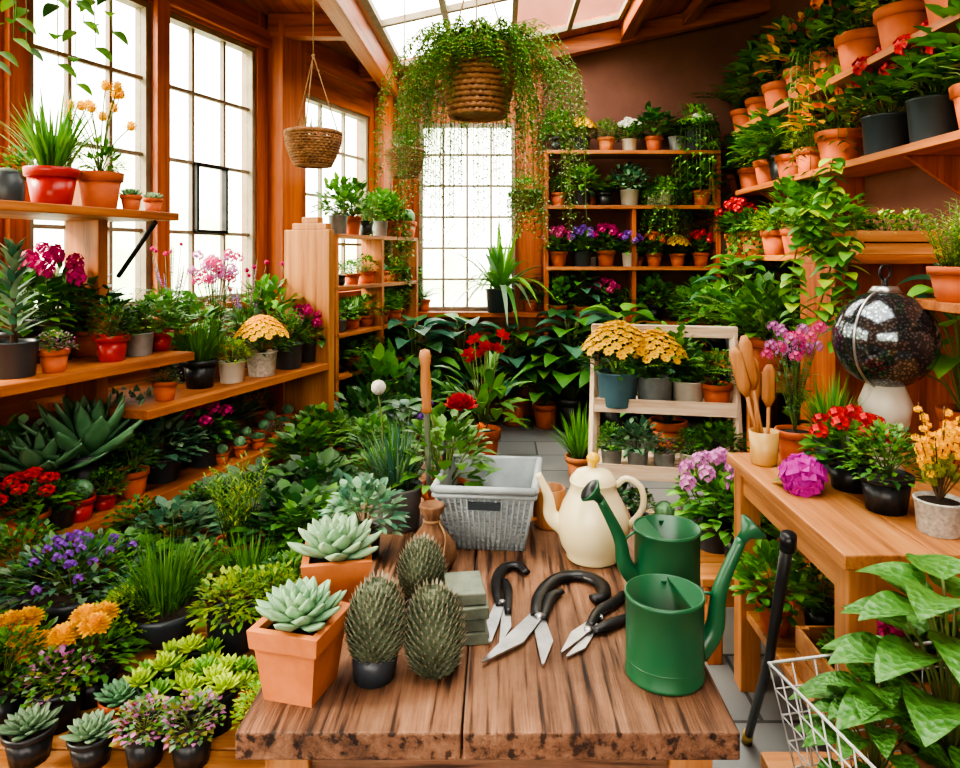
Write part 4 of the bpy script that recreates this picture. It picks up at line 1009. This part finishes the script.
# watering cans
def can(name, loc, R, H, rot, spx, spz, handle_rot):
    mb = MB(); g = 'green_enamel'
    mb.lathe([(0, 0), (R, 0), (R * 1.03, .003), (R * 1.03, .008), (R, .011), (R, H * .5), (R, H - .01), (R * 1.03, H - .008), (R * 1.03, H), (R * .97, H), (R * .96, .01), (0, .008)], g, 48)
    mb.lathe([(R * .99, H * .2), (R * 1.01, H * .205), (R * 1.01, H * .215), (R * .99, H * .22)], g, 48)
    n = 14
    arc = [(R * .97 * math.cos(t), R * .97 * math.sin(t)) for t in [-1.15 + 2.3 * i / n for i in range(n + 1)]]
    mb.prism(arc, H - .006, H - .002, g)
    sp = spline([(R * .9, 0, H * .22), (R * 1.35, 0, H * .5), (spx * .72, 0, spz * .62), (spx, 0, spz)], 7)
    N = len(sp); mb.tube(sp, [.024 - .013 * (i / (N - 1)) for i in range(N)], g, 14)
    e = V(sp[-1]); d = (V(sp[-1]) - V(sp[-3])).normalized(); dd = (d + V((.7, 0, .15))).normalized()
    mb.tube([e - d * .004, e + dd * .012, e + dd * .034, e + dd * .038], [.011, .013, .032, .030], g, 18)
    mb.tube([e + dd * .038, e + dd * .040], [.028, .027], 'dark_metal', 18)
    mb.tube([V((R * .95, 0, H * .97)), sp[int(N * .62)]], .0035, g, 6)
    hr = Matrix.Rotation(handle_rot, 3, 'Z')
    mb.tube(spline([hr @ V(p) for p in ((-R * .99, 0, H * .22), (-R * 1.5, 0, H * .38), (-R * 1.5, 0, H * .78), (-R * .99, 0, H * .94))], 6), .0075, g, 8, flat=1.4, ref=(0, 0, 1))
    return obj(name, mb, loc, (0, 0, rot))
can('green_watering_can', V((.335, 1.425, .75)), .078, .165, .12, .165, .265, -1.9)
can('green_watering_can', V((.415, 1.74, .75)), .080, .175, pi + .12, .17, .25, 1.4)

# pruning tools lying on the table (plan-view coordinates in metres)
def t2(px, py): p = T(px, py); return (p.x, p.y)
def outline(pts, ws):
    P = [V((p[0], p[1], 0)) for p in pts]; L = []; R_ = []
    for i, p in enumerate(P):
        t = (P[min(i + 1, len(P) - 1)] - P[max(i - 1, 0)]).normalized(); s_ = V((-t.y, t.x, 0)); L.append(p + s_ * ws[i]); R_.append(p - s_ * ws[i])
    return [(q.x, q.y) for q in L + R_[::-1]]
def handle(mb, pts, w, z=.012, flat=.65, mat='dark_metal'):
    sp = spline([(t2(*p)[0], t2(*p)[1], z) for p in pts], 6); n = len(sp)
    mb.tube(sp, [w * (.75 + .35 * math.sin(pi * i / (n - 1))) for i in range(n)], mat, 10, flat=flat, ref=(0, 0, 1))
def blade(mb, pts, ws, z0, z1): mb.prism(outline([t2(*p) for p in pts], ws), z0, z1, 'steel')
def bolt(mb, p, z, r=.008): q = t2(*p); mb.lathe([(r, 0), (r, .004), (r * .6, .006), (0, .006)], 'steel', 12, (q[0], q[1], z))
mb = MB()
handle(mb, [(500, 612), (496, 590), (503, 573), (518, 570), (527, 577)], .014); handle(mb, [(508, 618), (508, 596), (505, 585)], .011)
blade(mb, [(500, 608), (492, 630), (490, 648)], [.012, .014, .003], .010, .014); blade(mb, [(506, 610), (506, 630), (500, 648)], [.010, .012, .002], .005, .009)
bolt(mb, (502, 608), .014)
obj('hooked_pruning_knife', mb, (0, 0, .75))
mb = MB()
handle(mb, [(536, 622), (540, 600), (556, 584), (580, 580), (600, 588), (604, 600), (592, 604)], .018); handle(mb, [(543, 624), (551, 602), (562, 596)], .013)
blade(mb, [(541, 616), (515, 645), (482, 668)], [.015, .022, .002], .010, .014); blade(mb, [(537, 616), (545, 645), (543, 668)], [.014, .018, .002], .004, .009)
bolt(mb, (539, 622), .014, .011)
obj('curved_handle_shears', mb, (0, 0, .75))
mb = MB()
handle(mb, [(596, 632), (606, 616), (622, 606), (630, 598)], .014); handle(mb, [(600, 636), (616, 630), (634, 622)], .014)
blade(mb, [(600, 628), (584, 640), (569, 658)], [.012, .015, .002], .010, .014); blade(mb, [(598, 634), (588, 650), (574, 660)], [.009, .011, .002], .005, .009)
bolt(mb, (595, 636), .014, .009); q = t2(608, 624); mb.tube([(q[0] + .004 * math.cos(a), q[1] + a * .0012, .012 + .004 * math.sin(a)) for a in [i * .7 for i in range(26)]], .0012, 'steel', 4)
obj('garden_secateurs', mb, (-.015, 0, .75))

# ------------------------------------------------------------ light
w = bpy.data.worlds.new('World'); sc.world = w; w.use_nodes = True; nt = w.node_tree
bg = nt.nodes['Background']
tc = nt.nodes.new('ShaderNodeTexCoord'); n = noise(nt, 9, 5, tc.outputs['Generated'])
sx = nt.nodes.new('ShaderNodeSeparateXYZ'); nt.links.new(tc.outputs['Generated'], sx.inputs[0])
mr = nt.nodes.new('ShaderNodeMapRange'); mr.inputs['From Min'].default_value = .55; mr.inputs['From Max'].default_value = -.1; mr.inputs['To Min'].default_value = -.15; mr.inputs['To Max'].default_value = .25
nt.links.new(sx.outputs['Z'], mr.inputs['Value'])
ad = nt.nodes.new('ShaderNodeMath'); nt.links.new(n.outputs['Fac'], ad.inputs[0]); nt.links.new(mr.outputs[0], ad.inputs[1])
r = ramp(nt, [(.46, (1.0, .94, .85)), (.8, (.42, .47, .24))])
nt.links.new(ad.outputs[0], r.inputs[0]); nt.links.new(r.outputs[0], bg.inputs['Color'])
bg.inputs['Strength'].default_value = 6.0
def sun(name, d, e, ang, col):
    l = bpy.data.lights.new(name, 'SUN'); l.energy = e; l.angle = ang; l.color = col
    o = bpy.data.objects.new(name, l); sc.collection.objects.link(o); o.rotation_euler = V(d).to_track_quat('-Z', 'Y').to_euler()
sun('sun_lamp', (.75, .15, -.55), 7.0, .3, (1, .85, .63))
sc.view_settings.look = 'AgX - High Contrast'
sc.view_settings.exposure = 0.85

cam = bpy.data.cameras.new('Camera'); co = bpy.data.objects.new('Camera', cam); sc.collection.objects.link(co); sc.camera = co
co.location = (0, 0, 1.6); co.rotation_euler = (pi / 2, 0, 0)
cam.sensor_width = 36; cam.lens = 26.25; cam.shift_x = -20 / 960; cam.shift_y = -129 / 960; cam.clip_start = .05
